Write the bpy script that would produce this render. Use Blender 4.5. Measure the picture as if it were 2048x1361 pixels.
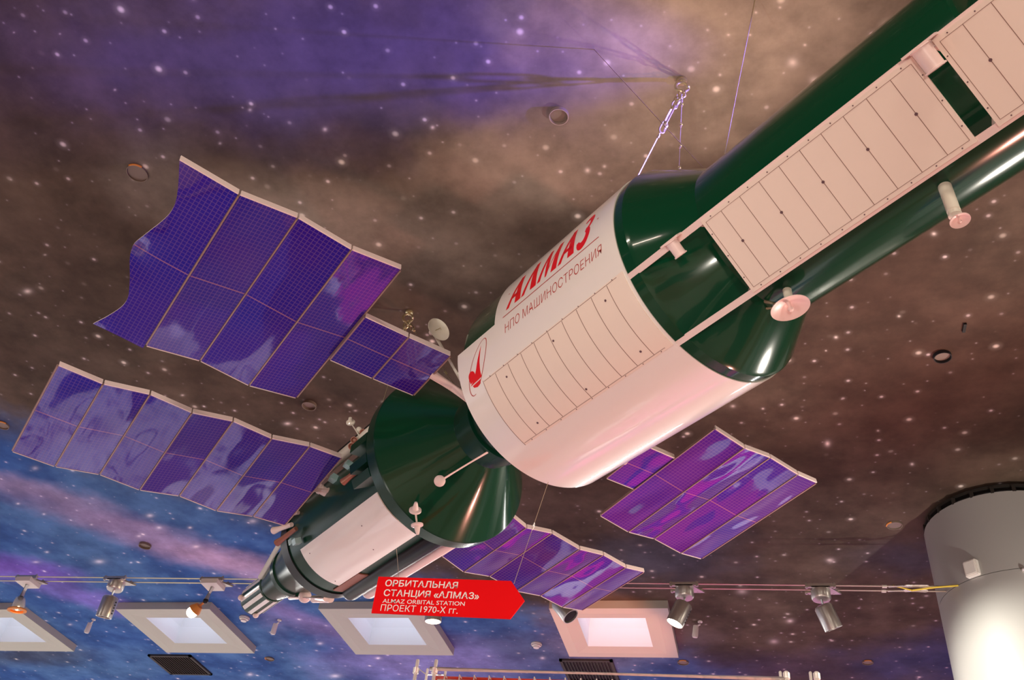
import bpy, bmesh, math, random
from mathutils import Vector, Matrix
C = bpy.context.scene.collection
for o in list(bpy.data.objects): bpy.data.objects.remove(o)
sc = bpy.context.scene
PI = math.pi; rad = math.radians
CZ = 1.5                                   # eye height
# ------------------------------------------------------------------ camera
def cam_axes(pitch, roll, yaw):
    fw = Vector((0, math.cos(pitch), math.sin(pitch))); r0 = Vector((1, 0, 0)); u0 = r0.cross(fw)
    r = math.cos(roll)*r0 + math.sin(roll)*u0; u = -math.sin(roll)*r0 + math.cos(roll)*u0
    Rz = Matrix.Rotation(yaw, 3, 'Z')
    return Rz @ r, Rz @ u, Rz @ fw
cr, cu, cf = cam_axes(rad(40.58), rad(7.70), rad(17.69))
cd = bpy.data.cameras.new('camera'); cam = bpy.data.objects.new('camera', cd); C.objects.link(cam)
m = Matrix.Identity(4)
for i in range(3): m[i][0] = cr[i]; m[i][1] = cu[i]; m[i][2] = -cf[i]
m[0][3], m[1][3], m[2][3] = 0, 0, CZ
cam.matrix_world = m
cd.sensor_width = 36; cd.lens = 36*1866/2048; cd.clip_start = .05
sc.camera = cam
# ------------------------------------------------------------------ light, exposure
sc.view_settings.view_transform = 'Standard'; sc.view_settings.look = 'None'
sc.view_settings.gamma = 1; sc.view_settings.exposure = 0.0; sc.view_settings.use_curve_mapping = False
w = bpy.data.worlds.new('hall_air'); sc.world = w; w.use_nodes = True
w.node_tree.nodes['Background'].inputs[0].default_value = (1, .8, .66, 1)
w.node_tree.nodes['Background'].inputs[1].default_value = .25
def light(kind, name, loc, tgt, power, col, size=.3, sizey=None, cone=60, blend=.6):
    l = bpy.data.lights.new(name, kind); l.energy = power; l.color = col
    if kind == 'AREA':
        l.shape = 'RECTANGLE'; l.size = size; l.size_y = sizey or size
    else:
        l.shadow_soft_size = size
        if kind == 'SPOT': l.spot_size = rad(cone); l.spot_blend = blend
    o = bpy.data.objects.new(name, l); C.objects.link(o); o.location = loc
    d = Vector(tgt) - Vector(loc)
    o.rotation_euler = d.to_track_quat('-Z', 'Y').to_euler()
    return o
WARM = (1, .87, .72)
# unseen fill panels added under the ceiling to brighten floor, model and mural
for x, y in ((-3.2, -2.2), (1.2, -2.2), (5.2, 1.0), (5.2, 5.0), (-8.5, .5), (1.2, -5.5), (-3.2, -5.5)):
    light('AREA', 'added_hall_fill', (x, y, 4.9), (x, y, 0), 190, WARM, 1.2, .3)
for x, y in ((-10.5, 11.6), (-7.2, 11.6), (-3.9, 11.6), (-.6, 11.6), (2.7, 11.6), (-12, 7.0)):
    light('AREA', 'added_hall_fill', (x, y, 4.9), (x, y, 0), 340, (1, .97, .92), 2.4, 1.2)
# unseen low spots added to brighten the underside of the model
light('SPOT', 'added_uplight_fill', (.6, -2.6, .5), (.9, 1.8, 3.9), 260, (1, .92, .80), .12, cone=70)
light('SPOT', 'added_uplight_fill', (-2.6, -1.0, .4), (-2.2, 3.4, 4.2), 180, (1, .96, .90), .12, cone=75)
light('SPOT', 'added_uplight_fill', (2.4, 5.0, .4), (.4, 3.0, 3.8), 380, (1, .40, .30), .10, cone=80)
light('SPOT', 'added_side_fill', (2.7, 5.4, 2.9), (-.2, 2.9, 3.9), 420, (1, .92, .80), .06, cone=95)  # unseen spot added to brighten the right flank of the green hull
# violet effect lamp just under the ceiling, grazing it
light('SPOT', 'violet_effect_lamp', (2.35, 2.9, 4.62), (-2.3, 1.85, 5.02), 4600, (.22, .15, 1), .03, cone=20.5, blend=1)
# spots on the column
light('SPOT', 'column_spotlight', (-.1, 4.9, 4.0), (1.6, 6.1, 3.75), 420, (1, .95, .84), .04, cone=46, blend=.8)
light('SPOT', 'column_spotlight', (2.6, 3.6, 1.2), (1.9, 5.95, 3.9), 500, (1, .95, .86), .04, cone=36, blend=.8)
# reddish accent on the trim of the last skylight
light('SPOT', 'red_accent_spotlight', (-1.2, 5.2, 1.2), (-1.35, 8.3, 5.2), 900, (1, .34, .20), .05, cone=17, blend=.5)
# the lit heads of the cable lighting throw their beams on the hall floor
for x, tx, ty, p_ in ((-5.75, -5.0, 5.2, 90), (-4.2, -4.3, 5.5, 130), (-2.27, -2.2, 7.6, 60), (-.54, -.9, 8.2, 110)):
    light('SPOT', 'cable_spotlight_beam', (x, 6.07, 4.28), (tx, ty, 0), p_, (1, .93, .84), .03, cone=62, blend=.7)
# ------------------------------------------------------------------ materials
MATS = {}
def pbr(name, col, rough=.5, metal=0, coat=0, spec=.5, emit=None, estr=0, coat_rough=.03):
    if name in MATS: return MATS[name]
    m = bpy.data.materials.new(name); m.use_nodes = True; b = m.node_tree.nodes['Principled BSDF']
    b.inputs['Base Color'].default_value = (*col, 1); b.inputs['Roughness'].default_value = rough
    b.inputs['Metallic'].default_value = metal; b.inputs['Coat Weight'].default_value = coat
    b.inputs['Coat Roughness'].default_value = coat_rough; b.inputs['Specular IOR Level'].default_value = spec
    if emit: b.inputs['Emission Color'].default_value = (*emit, 1); b.inputs['Emission Strength'].default_value = estr
    MATS[name] = m; return m
class NT:
    def __init__(s, m): s.t = m.node_tree; s.n = s.t.nodes; s.l = s.t.links
    def new(s, k, **kw):
        n = s.n.new(k)
        for a, v in kw.items(): setattr(n, a, v)
        return n
    def put(s, n, i, v):
        if hasattr(v, 'is_output') or isinstance(v, bpy.types.NodeSocket): s.l.new(v, n.inputs[i])
        else: n.inputs[i].default_value = v
    def math(s, op, a, b=None, c=None, clamp=False):
        n = s.new('ShaderNodeMath', operation=op, use_clamp=clamp); s.put(n, 0, a)
        if b is not None: s.put(n, 1, b)
        if c is not None: s.put(n, 2, c)
        return n.outputs[0]
    def vmath(s, op, a, b=None):
        n = s.new('ShaderNodeVectorMath', operation=op); s.put(n, 0, a)
        if b is not None: s.put(n, 1, b)
        return n
    def mix(s, f, a, b, blend='MIX'):
        n = s.new('ShaderNodeMix', data_type='RGBA', blend_type=blend); s.put(n, 0, f); s.put(n, 6, a); s.put(n, 7, b)
        return n.outputs[2]
    def ramp(s, v, a, b, lo=0., hi=1.):
        n = s.new('ShaderNodeMapRange', interpolation_type='SMOOTHSTEP'); s.put(n, 0, v)
        n.inputs[1].default_value = a; n.inputs[2].default_value = b; n.inputs[3].default_value = lo; n.inputs[4].default_value = hi
        return n.outputs[0]
    def noise(s, vec, scale, detail=3, rough=.5):
        n = s.new('ShaderNodeTexNoise'); s.put(n, 'Vector', vec) if vec is not None else None
        n.inputs['Scale'].default_value = scale; n.inputs['Detail'].default_value = detail; n.inputs['Roughness'].default_value = rough
        return n
def mat_new(name, rough=.5, coat=0):
    m = pbr(name, (.5, .5, .5), rough, 0, coat); return m, NT(m), m.node_tree.nodes['Principled BSDF']
M_green = pbr('bottle_green_gloss_paint', (.002, .043, .018), .14, 0, .35, .2, coat_rough=.04)
M_green2 = pbr('dark_green_gloss_paint', (.003, .034, .018), .25, 0, 0, .25, coat_rough=.04)
M_white = pbr('white_gloss_paint', (.82, .77, .72), .28, 0, .8, .5, coat_rough=.05)
M_panel = pbr('white_satin_paint', (.83, .70, .60), .45, 0, .15)
M_cream = pbr('cream_paint', (.80, .76, .64), .4, 0, .3)
M_red = pbr('red_vinyl', (.72, .008, .008), .35)
M_thin = pbr('dark_red_vinyl', (.45, .03, .02), .4)
M_seam = pbr('seam_line', (.26, .15, .12), .7)
M_bolt = pbr('dark_screw', (.12, .06, .07), .5)
M_black = pbr('black_gloss', (.008, .008, .010), .35, 0, 0, .35)
M_darkmetal = pbr('dark_metal', (.05, .045, .04), .35, .6)
M_chrome = pbr('chrome', (.88, .84, .78), .25, .75)
M_steel = pbr('galvanised_steel', (.62, .55, .34), .32, .75)
M_alu = pbr('brushed_aluminium', (.62, .60, .57), .32, .8)
M_wire = pbr('steel_wire', (.72, .65, .45), .35, .7)
M_copper = pbr('copper_brown_paint', (.30, .12, .08), .4, .2)
M_pink = pbr('pinkish_white_paint', (.82, .64, .60), .4, 0, .2)
M_teal = pbr('pale_teal_plate', (.30, .48, .48), .35, 0, .3)
M_hinge = pbr('hinge_strip', (.34, .22, .19), .4, .3)
M_edge = pbr('white_edge_profile', (.78, .66, .62), .45)
M_sign = pbr('red_sign_board', (.78, .003, .006), .7, spec=.08)
M_signw = pbr('white_lettering', (.85, .80, .76), .5)
M_lampglass = pbr('lamp_glass', (1, .9, .7), .3, emit=(1, .80, .50), estr=40)
M_ringo = pbr('orange_ring', (.75, .28, .05), .5)
M_hole = pbr('dark_hole', (.02, .018, .02), .8)
M_slot = pbr('black_slot', (.004, .004, .004), .7)
M_white_plastic = pbr('white_plastic', (.80, .76, .70), .45)
M_frame = pbr('grey_frame_paint', (.50, .50, .43), .6)
M_well = pbr('white_well_paint', (.80, .82, .85), .6)
M_sky = pbr('daylight_glass', (.8, .9, 1), .4, emit=(.74, .86, 1), estr=1.7)
M_vent = pbr('dark_vent', (.035, .03, .028), .6)
M_column = pbr('grey_column_cladding', (.42, .41, .39), .42, .25, .1)
M_cyellow = pbr('yellow_wire_insulation', (.75, .55, .05), .5)
M_redbeam = pbr('red_beam_paint', (.55, .05, .03), .35, 0, .4)
M_tube = pbr('polished_tube', (.92, .90, .84), .25, .3, .3)
M_tan = pbr('tan_cord', (.30, .20, .11), .6)
# solar film: violet, mirror-glossy, slightly wavy, with a fine cell grid (UV in metres)
def solar(name, colA, colB, wav, seed, line=(.26, .12, .26)):
    m, t, b = mat_new(name, .09, .0)
    uv = t.new('ShaderNodeTexCoord'); sep = t.new('ShaderNodeSeparateXYZ'); t.put(sep, 0, uv.outputs['UV'])
    def lines(v, period, wd):
        fr = t.math('FRACT', t.math('DIVIDE', v, period)); d = t.math('ABSOLUTE', t.math('SUBTRACT', fr, .5))
        return t.ramp(d, .5-wd*1.3, .5-wd*.5)
    g = t.math('MAXIMUM', lines(sep.outputs[0], .0160, .09), lines(sep.outputs[1], .0168, .09))
    half = t.ramp(t.math('ABSOLUTE', sep.outputs[1]), .002, .0035, 1, 0)
    n1 = t.noise(uv.outputs['Object'], 2.2, 2)
    base = t.mix(t.ramp(n1.outputs[0], .35, .65), (*colA, 1), (*colB, 1))
    c = t.mix(t.math('MULTIPLY', g, .36), base, (*line, 1)); c = t.mix(t.math('MULTIPLY', half, .7), c, (.40, .16, .20, 1))
    t.put(b, 'Base Color', c); b.inputs['Roughness'].default_value = .06; b.inputs['IOR'].default_value = 1.9; b.inputs['Specular Tint'].default_value = (.62, .56, 1, 1)
    off = t.vmath('ADD', uv.outputs['Object'], (seed*3.1, seed*1.7, seed*.9)).outputs[0]
    st = t.vmath('MULTIPLY', off, (1, 2.0, 2.0)).outputs[0]
    nn = t.noise(st, 1.4, 1.6, .5)
    bp = t.new('ShaderNodeBump'); bp.inputs['Strength'].default_value = 1; bp.inputs['Distance'].default_value = wav
    t.put(bp, 'Height', nn.outputs[0]); t.put(b, 'Normal', bp.outputs[0])
    return m
M_solA = solar('violet_solar_film', (.016, .004, .26), (.036, .005, .24), .035, 1)
M_solB = solar('violet_solar_film_far', (.016, .004, .26), (.036, .005, .24), .045, 4)
M_solC = solar('magenta_violet_solar_film', (.028, .005, .26), (.07, .005, .22), .06, 7)
# painted galaxy on the ceiling
BLOBS=[
(-1.979,2.057, 0.517,0.272,-0.306,1.402, (0.085,0.065,0.13),0.85), #violet lamp glow tinted into the paint
(-0.868,2.505, 1.598,0.335,-0.456,3.022, (0.11,0.09,0.2),0.6), #bluer glow around the silver ring, also put into the paint
(-0.093,2.231, 1.134,0.089,-0.260,1.603, (0.44,0.36,0.27),0.9), #beige
(-0.891,2.864, 1.302,-0.251,0.237,2.346, (0.34,0.27,0.21),0.8), #beige
(-2.191,3.103, 0.688,0.464,-0.972,2.238, (0.3,0.24,0.19),0.75), #beige
(-2.999,2.635, 2.991,1.693,-0.427,3.065, (0.24,0.2,0.165),0.7), #beige
(-1.362,3.981, 1.094,0.257,-0.255,2.333, (0.04,0.03,0.024),0.5), #dark
(0.961,4.731, 0.869,-0.067,-0.054,0.566, (0.075,0.038,0.028),0.7), #dark
(0.056,5.461, 1.701,0.055,-0.192,2.664, (0.1,0.075,0.05),0.5), #olive
(-0.671,6.993, 1.096,0.108,-0.054,1.871, (0.07,0.085,0.12),0.7), #teal
(-5.209,6.361, 0.491,0.420,-1.916,2.200, (0.5,0.34,0.56),0.62), #pinkstreak
(-5.815,5.590, 0.900,0.845,-2.383,3.825, (0.42,0.32,0.52),0.55), #pinkstreak
(-4.573,6.976, 0.913,0.590,-1.490,3.041, (0.62,0.4,0.6),0.6), #pinkstreak
(-6.920,7.015, 1.159,0.819,-0.886,2.822, (0.24,0.09,0.62),0.7), #purple
(-6.482,7.666, 0.724,0.626,-2.030,2.236, (0.26,0.18,0.66),0.7), #purple
(-3.470,9.214, 0.837,0.256,0.036,1.184, (0.36,0.3,0.66),0.6), #lilac
(-4.452,8.241, 0.873,0.774,-1.744,1.204, (0.34,0.25,0.55),0.6), #lilac
(-8.232,9.067, 0.934,0.649,0.053,2.262, (0.06,0.06,0.07),0.7), #dusk
(-1.729,8.795, 0.693,0.119,0.027,1.318, (0.12,0.11,0.17),0.6), #dusk
(1.729,9.058, 0.930,-0.105,0.035,1.169, (0.035,0.05,0.16),0.8), #navy
(-0.067,9.234, 0.904,0.029,0.065,1.958, (0.06,0.045,0.09),0.7), #navy
(1.323,7.050, 1.412,-0.135,-0.087,3.026, (0.04,0.045,0.08),0.6), #navy
(-3.688,5.980, 1.423,0.620,-0.107,2.046, (0.07,0.07,0.09),0.6), #grey
]

STARS=[
(-4.305,3.392,13.51,9.43,-2.10,18.16,0.9),(-3.159,4.901,14.98,6.42,-1.64,20.37,1),(-3.939,4.508,41.65,22.93,-3.06,34.39,0.6),(-3.800,4.509,28.04,14.94,-3.08,34.60,0.7),(0.560,5.427,24.16,-0.61,-0.97,13.10,1.2),(1.035,3.584,34.90,-3.54,-4.07,31.74,1),(0.580,4.346,40.00,-1.26,-3.36,32.00,1),(0.914,4.200,47.25,-3.64,-4.36,39.62,0.8),(0.527,4.462,70.56,-1.71,-5.50,54.25,0.7),(0.337,2.462,18.04,0.01,-2.54,16.16,0.7),(0.432,2.572,17.89,-0.28,-2.42,15.67,0.5),(-1.373,2.562,35.02,10.30,-4.87,33.02,0.7),(-1.921,2.493,30.69,12.06,-4.33,29.45,0.6),(-2.259,2.325,36.43,16.94,-5.57,37.05,0.5),(-0.659,2.932,28.00,4.52,-3.33,23.80,0.8),(-0.571,2.919,39.61,5.84,-4.90,34.80,0.6),(-0.035,4.961,26.44,1.20,-1.99,23.20,0.6),(0.152,5.004,45.72,1.04,-3.16,37.14,0.8),(0.871,5.303,46.59,-2.89,-2.80,35.79,0.6),(1.113,5.710,35.15,-3.03,-1.58,23.47,0.9),(0.624,7.046,13.27,-0.37,-0.28,10.07,0.6),(0.313,8.145,14.70,0.04,0.03,10.87,0.8),(0.170,8.579,10.23,0.15,0.11,7.52,0.6),(-0.079,7.572,9.32,0.36,-0.10,7.63,0.5),(-2.595,4.793,29.72,10.83,-2.90,34.30,0.6),(-2.509,2.495,43.46,21.51,-6.44,44.46,0.5),(-3.986,3.112,35.57,24.14,-5.92,47.81,0.5),(-4.957,6.092,11.45,6.48,-0.57,12.00,0.8),(-4.981,6.293,14.48,8.06,-0.62,14.49,0.7),(-4.684,6.306,20.59,10.81,-0.83,19.49,0.8),(-5.259,6.430,16.47,9.51,-0.73,18.72,0.6),(-4.049,6.225,9.78,4.53,-0.46,10.05,0.6),(-5.948,6.881,7.70,4.78,-0.28,10.15,0.8),(-4.797,6.635,11.11,5.76,-0.47,13.72,0.7),(-6.388,6.684,20.30,13.73,-0.67,20.81,0.8),(-6.638,6.871,9.91,6.82,-0.46,16.68,0.6),(-6.108,5.837,21.81,15.46,-1.28,24.30,0.8),(-5.578,5.319,13.15,9.07,-0.89,13.57,0.5),(-5.969,6.018,24.42,16.60,-1.14,23.63,0.7),(-5.611,6.214,28.09,17.64,-1.27,28.89,0.6),(-5.621,6.909,26.77,15.69,-0.70,25.65,0.8),(-4.359,7.579,23.90,10.36,-0.22,19.02,0.6),(-7.160,8.254,15.99,10.41,0.08,16.01,0.6),(-4.415,8.698,12.64,5.03,0.19,11.38,0.8),(-3.891,9.056,12.66,4.35,0.33,12.75,0.9),(-2.100,9.010,16.13,3.21,0.29,11.44,0.8),(-4.579,9.566,6.94,2.66,0.29,7.76,0.9),(-5.625,9.562,9.94,4.62,0.32,8.57,0.8),(-2.535,6.895,22.24,6.30,-0.67,22.55,0.5),(-2.899,2.109,50.20,30.27,-8.71,56.79,0.5),(-3.000,1.781,60.44,40.02,-12.13,75.16,0.4),(-3.226,1.737,59.37,42.34,-12.10,74.91,0.4),(0.159,2.296,59.11,1.92,-9.40,58.30,0.6),(0.187,2.193,60.40,1.69,-9.96,60.66,0.6),(0.068,2.281,52.14,2.55,-9.38,58.15,0.6),(-0.019,2.243,58.47,3.81,-9.47,58.52,0.5),(0.286,2.186,61.18,0.60,-10.12,61.35,0.5),(0.021,2.477,50.16,2.79,-7.36,47.32,0.6),(0.389,2.382,53.12,-0.47,-9.22,57.67,0.6),]

def mural():
    m, t, b = mat_new('galaxy_mural_paint', .75)
    b.inputs['Specular IOR Level'].default_value = .12
    tc = t.new('ShaderNodeTexCoord'); P = tc.outputs['Object']
    n1 = t.noise(P, .9, 4, .55); n2 = t.noise(P, 3.0, 3, .6)
    w1 = t.vmath('SCALE', t.vmath('SUBTRACT', n1.outputs[1], (.5, .5, .5)).outputs[0]); w1.inputs['Scale'].default_value = 1.5
    w2 = t.vmath('SCALE', t.vmath('SUBTRACT', n2.outputs[1], (.5, .5, .5)).outputs[0]); w2.inputs['Scale'].default_value = .35
    PW = t.vmath('ADD', t.vmath('ADD', P, w1.outputs[0]).outputs[0], w2.outputs[0]).outputs[0]
    PS = t.vmath('ADD', P, w2.outputs[0]).outputs[0]
    cl = t.noise(P, 1.6, 5, .6)
    col = t.mix(t.ramp(cl.outputs[0], .35, .7), (.075, .052, .038, 1), (.12, .088, .064, 1))
    # the blue half of the painted sky, along a wandering diagonal front
    dd = t.math('SUBTRACT', t.vmath('DOT_PRODUCT', PW, (-.666, .746, 0)).outputs[1], 3.3*.666+6.65*.746)
    bl = t.mix(t.ramp(t.noise(P, 1.1, 4, .6).outputs[0], .35, .65), (.035, .105, .34, 1), (.07, .16, .36, 1))
    col = t.mix(t.ramp(dd, -.30, .40), col, bl)
    for k, (x, y, a1, a2, b1, b2, c, s) in enumerate(BLOBS):
        small = max(a1, b2) > 1.8 and b2 > 1.9
        Q = PS if small else PW
        u = t.math('SUBTRACT', t.vmath('DOT_PRODUCT', Q, (a1, a2, 0)).outputs[1], a1*x+a2*y)
        v = t.math('SUBTRACT', t.vmath('DOT_PRODUCT', Q, (b1, b2, 0)).outputs[1], b1*x+b2*y)
        d = t.math('SQRT', t.math('ADD', t.math('MULTIPLY', u, u), t.math('MULTIPLY', v, v)))
        mk = t.ramp(d, 1.12, .60, 0, s) if s >= 1 else t.ramp(d, 1.25, .15, 0, s)
        col = t.mix(mk, col, (*c, 1))
    # clouds: soft mottling
    mt = t.noise(P, 2.2, 6, .65)
    col = t.mix(.55, col, t.ramp(mt.outputs[0], .25, .75, .35, 1.6), 'MULTIPLY')
    # scattered stars
    tot = None
    for scale, r, thr, gain, seed, tint in ((2.7, .050, .30, .60, 3.3, (1, .90, .80)), (4.8, .060, .45, .42, 9.1, (1, .86, .88)), (8.5, .06, .60, .17, 5.7, (.95, .85, .9))):
        sv = t.vmath('ADD', P, (seed, seed*.7, 0)).outputs[0]
        vo = t.new('ShaderNodeTexVoronoi', voronoi_dimensions='2D'); t.put(vo, 'Vector', sv); vo.inputs['Scale'].default_value = scale
        sx = t.new('ShaderNodeSeparateXYZ'); t.put(sx, 0, vo.outputs['Color'])
        on = t.ramp(sx.outputs[0], thr, 1.0)
        core = t.ramp(vo.outputs['Distance'], r*1.25, r*.2)
        halo = t.ramp(vo.outputs['Distance'], r*2.8, 0, 0, .22)
        k = t.math('MULTIPLY', t.math('MULTIPLY', t.math('ADD', core, halo), on), gain)
        n = t.new('ShaderNodeVectorMath', operation='SCALE'); n.inputs[0].default_value = tint; t.put(n, 'Scale', k)
        tot = n.outputs[0] if tot is None else t.vmath('ADD', tot, n.outputs[0]).outputs[0]
    # star cloud density follows the bright nebula at the near end
    placed = None
    for (x, y, a1, a2, b1, b2, s) in STARS:
        u = t.math('SUBTRACT', t.vmath('DOT_PRODUCT', P, (a1, a2, 0)).outputs[1], a1*x+a2*y)
        v = t.math('SUBTRACT', t.vmath('DOT_PRODUCT', P, (b1, b2, 0)).outputs[1], b1*x+b2*y)
        q = t.math('ADD', t.math('MULTIPLY', u, u), t.math('MULTIPLY', v, v))
        k = t.math('MULTIPLY', t.math('POWER', t.math('ADD', 1.0, t.math('MULTIPLY', q, 5.0)), -2.2), s*.75)
        placed = k if placed is None else t.math('ADD', placed, k)
    n = t.new('ShaderNodeVectorMath', operation='SCALE'); n.inputs[0].default_value = (1, .88, .84); t.put(n, 'Scale', placed)
    tot = t.vmath('ADD', tot, n.outputs[0]).outputs[0]
    fin = t.mix(1.0, col, tot, 'ADD')
    t.put(b, 'Base Color', fin)
    return m
M_mural = mural()
def floor_mat():
    """unseen hall floor: colour zones and contour lines laid out for the wings to mirror"""
    m, t, b = mat_new('patterned_hall_floor', .45)
    tc = t.new('ShaderNodeTexCoord'); P = tc.outputs['Object']
    nz = t.noise(P, 1.1, 2); wv = t.vmath('SCALE', t.vmath('SUBTRACT', nz.outputs[1], (.5, .5, .5)).outputs[0]); wv.inputs['Scale'].default_value = 1.6
    PW = t.vmath('ADD', P, wv.outputs[0]).outputs[0]
    ps = t.new('ShaderNodeSeparateXYZ'); t.put(ps, 0, PW); X_, Y_ = ps.outputs[0], ps.outputs[1]
    vo = t.new('ShaderNodeTexVoronoi', voronoi_dimensions='2D'); t.put(vo, 'Vector', PW); vo.inputs['Scale'].default_value = .8
    sx = t.new('ShaderNodeSeparateXYZ'); t.put(sx, 0, vo.outputs['Color'])
    near = t.mix(t.ramp(sx.outputs[0], .45, .5), (.34, .11, .10, 1), (.46, .33, .30, 1))
    near = t.mix(t.ramp(sx.outputs[2], .75, .8), near, (.06, .03, .05, 1))
    def band(v, a, b_): return t.math('MULTIPLY', t.ramp(v, a-.06, a+.06), t.ramp(v, b_-.06, b_+.06, 1, 0))
    far = t.mix(t.ramp(sx.outputs[0], .5, .55), (.36, .34, .33, 1), (.58, .56, .54, 1))
    mag = t.mix(t.ramp(sx.outputs[0], .50, .54), (.62, .03, .34, 1), (.08, .03, .26, 1))
    mag = t.mix(t.ramp(sx.outputs[1], .74, .77), mag, (.85, .80, .86, 1))
    c = t.mix(t.ramp(Y_, 6.3, 6.5), near, far)
    c = t.mix(t.math('MULTIPLY', band(X_, -1.5, 3.2), t.ramp(Y_, 6.0, 6.15)), c, mag)
    c = t.mix(t.math('MULTIPLY', band(X_, -3.3, -1.5), t.ramp(Y_, 6.4, 6.5)), c, (.07, .03, .10, 1))
    c = t.mix(t.math('MULTIPLY', band(X_, -3.5, -1.9), band(Y_, 3.4, 6.4)), c, (.07, .04, .10, 1))
    pale = t.math('MULTIPLY', band(X_, -6.2, -3.35), band(Y_, 4.75, 6.5))
    ct = t.math('ABSOLUTE', t.math('SUBTRACT', t.math('FRACT', t.math('MULTIPLY', nz.outputs[0], 9.0)), .5))
    pc = t.mix(t.ramp(ct, .03, .07, 1, 0), (.90, .88, .92, 1), (.12, .08, .30, 1))
    c = t.mix(pale, c, pc)
    c = t.mix(t.math('MULTIPLY', band(X_, -6.2, -3.4), band(Y_, 2.6, 4.75)), c, (.10, .12, .40, 1))
    t.put(b, 'Base Color', c)
    return m
M_floor = floor_mat()  # invented floor pattern, shaped to show as swirls in the solar film
M_wall = pbr('dusky_wall_paint', (.22, .15, .15), .8)
M_glow_pane = pbr('unseen_glow_pane', (.8, .9, 1), .3, emit=(.75, .75, 1), estr=.3)  # glow added for reflections, out of view
# ------------------------------------------------------------------ mesh helpers
def obj(name, bm, mat, parent=None, smooth=True, angle=35):
    me = bpy.data.meshes.new(name)
    bmesh.ops.recalc_face_normals(bm, faces=bm.faces[:])
    bm.to_mesh(me); bm.free()
    for mm in (mat if isinstance(mat, (list, tuple)) else [mat]): me.materials.append(mm)
    if smooth:
        for p in me.polygons: p.use_smooth = True
        try: me.set_sharp_from_angle(angle=rad(angle))
        except Exception: pass
    o = bpy.data.objects.new(name, me); C.objects.link(o)
    if parent is not None: o.parent = parent
    return o
def tag(o, label=None, cat=None, group=None, kind=None):
    if label: o['label'] = label
    if cat: o['category'] = cat
    if group: o['group'] = group
    if kind: o['kind'] = kind
    return o
def thing(name, label, cat, loc=(0, 0, 0), group=None, rot=None):
    o = bpy.data.objects.new(name, None); C.objects.link(o); o.location = loc; o.empty_display_size = .1
    if rot is not None: o.rotation_euler = rot
    return tag(o, label, cat, group)
def copy_tree(o, parent=None):
    c = o.copy(); C.objects.link(c)
    if parent is not None: c.parent = parent
    for ch in list(o.children): copy_tree(ch, c)
    return c
V = Vector
def box(bm, lo, hi, M=None, mi=0):
    vs = [V((x, y, z)) for x in (lo[0], hi[0]) for y in (lo[1], hi[1]) for z in (lo[2], hi[2])]
    if M is not None: vs = [M @ v for v in vs]
    v = [bm.verts.new(p) for p in vs]
    for f in ((0, 1, 3, 2), (4, 6, 7, 5), (0, 4, 5, 1), (2, 3, 7, 6), (0, 2, 6, 4), (1, 5, 7, 3)):
        bm.faces.new([v[i] for i in f]).material_index = mi
def hexa(bm, P8, mi=0):
    v = [bm.verts.new(p) for p in P8]   # 0-3 bottom loop, 4-7 top loop
    fs = []
    for f in ((0, 1, 2, 3), (7, 6, 5, 4), (0, 4, 5, 1), (1, 5, 6, 2), (2, 6, 7, 3), (3, 7, 4, 0)):
        F = bm.faces.new([v[i] for i in f]); F.material_index = mi; fs.append(F)
    return fs
def frame_of(d):
    d = V(d).normalized(); up = V((0, 0, 1)) if abs(d.z) < .9 else V((1, 0, 0))
    x = d.cross(up).normalized(); y = x.cross(d).normalized()
    return x, y, d
def lathe(bm, base, axis, prof, n=32, cap=True, mi=0):
    """prof: [(distance along the axis, radius)]"""
    x, y, d = frame_of(axis); base = V(base); rings = []
    for (t, r) in prof:
        if r < 1e-5: rings.append([bm.verts.new(base+d*t)])
        else: rings.append([bm.verts.new(base+d*t+(x*math.cos(2*PI*k/n)+y*math.sin(2*PI*k/n))*r) for k in range(n)])
    for A, B in zip(rings, rings[1:]):
        for k in range(n):
            k2 = (k+1) % n
            if len(A) == 1 and len(B) == 1: continue
            if len(A) == 1: f = bm.faces.new([A[0], B[k], B[k2]])
            elif len(B) == 1: f = bm.faces.new([A[k], A[k2], B[0]])
            else: f = bm.faces.new([A[k], A[k2], B[k2], B[k]])
            f.material_index = mi
    if cap:
        for Rg in (rings[0], rings[-1]):
            if len(Rg) > 2: bm.faces.new(Rg).material_index = mi
def tube(bm, pts, r, n=8, closed=False, mi=0):
    pts = [V(p) for p in pts]; rings = []; N = len(pts)
    prev = None
    for i, p in enumerate(pts):
        if closed: d = (pts[(i+1) % N]-pts[i-1]).normalized()
        else: d = (pts[min(i+1, N-1)]-pts[max(i-1, 0)]).normalized()
        if prev is None: x, y, _ = frame_of(d)
        else:
            x = (prev - d*prev.dot(d)).normalized(); y = d.cross(x)
        prev = x
        rings.append([bm.verts.new(p+(x*math.cos(2*PI*k/n)+y*math.sin(2*PI*k/n))*r) for k in range(n)])
    prs = list(zip(rings, rings[1:])) + ([(rings[-1], rings[0])] if closed else [])
    for A, B in prs:
        for k in range(n): bm.faces.new([A[k], A[(k+1) % n], B[(k+1) % n], B[k]]).material_index = mi
    if not closed:
        bm.faces.new(rings[0]).material_index = mi; bm.faces.new(rings[-1]).material_index = mi
def dome(bm, c, axis, r, n=20, m=6, frac=1.0, mi=0):
    lathe(bm, c, axis, [(-r*math.cos(PI*frac*i/m), r*math.sin(PI*frac*i/m)+(0 if 0 < i < m or frac < 1 and i == m else 0)) for i in range(m+1)], n, frac < 1, mi)
def link_pts(c, d, side, L, W, n=28):
    """chain link centreline: stadium in the plane (d, side)"""
    c, d, side = V(c), V(d).normalized(), V(side).normalized(); out = []; r = W/2; h = L/2-r
    for k in range(n):
        a = 2*PI*k/n; off = h if math.sin(a) >= 0 else -h
        out.append(c+side*r*math.cos(a)+d*(r*math.sin(a)+off))
    return out
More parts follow.
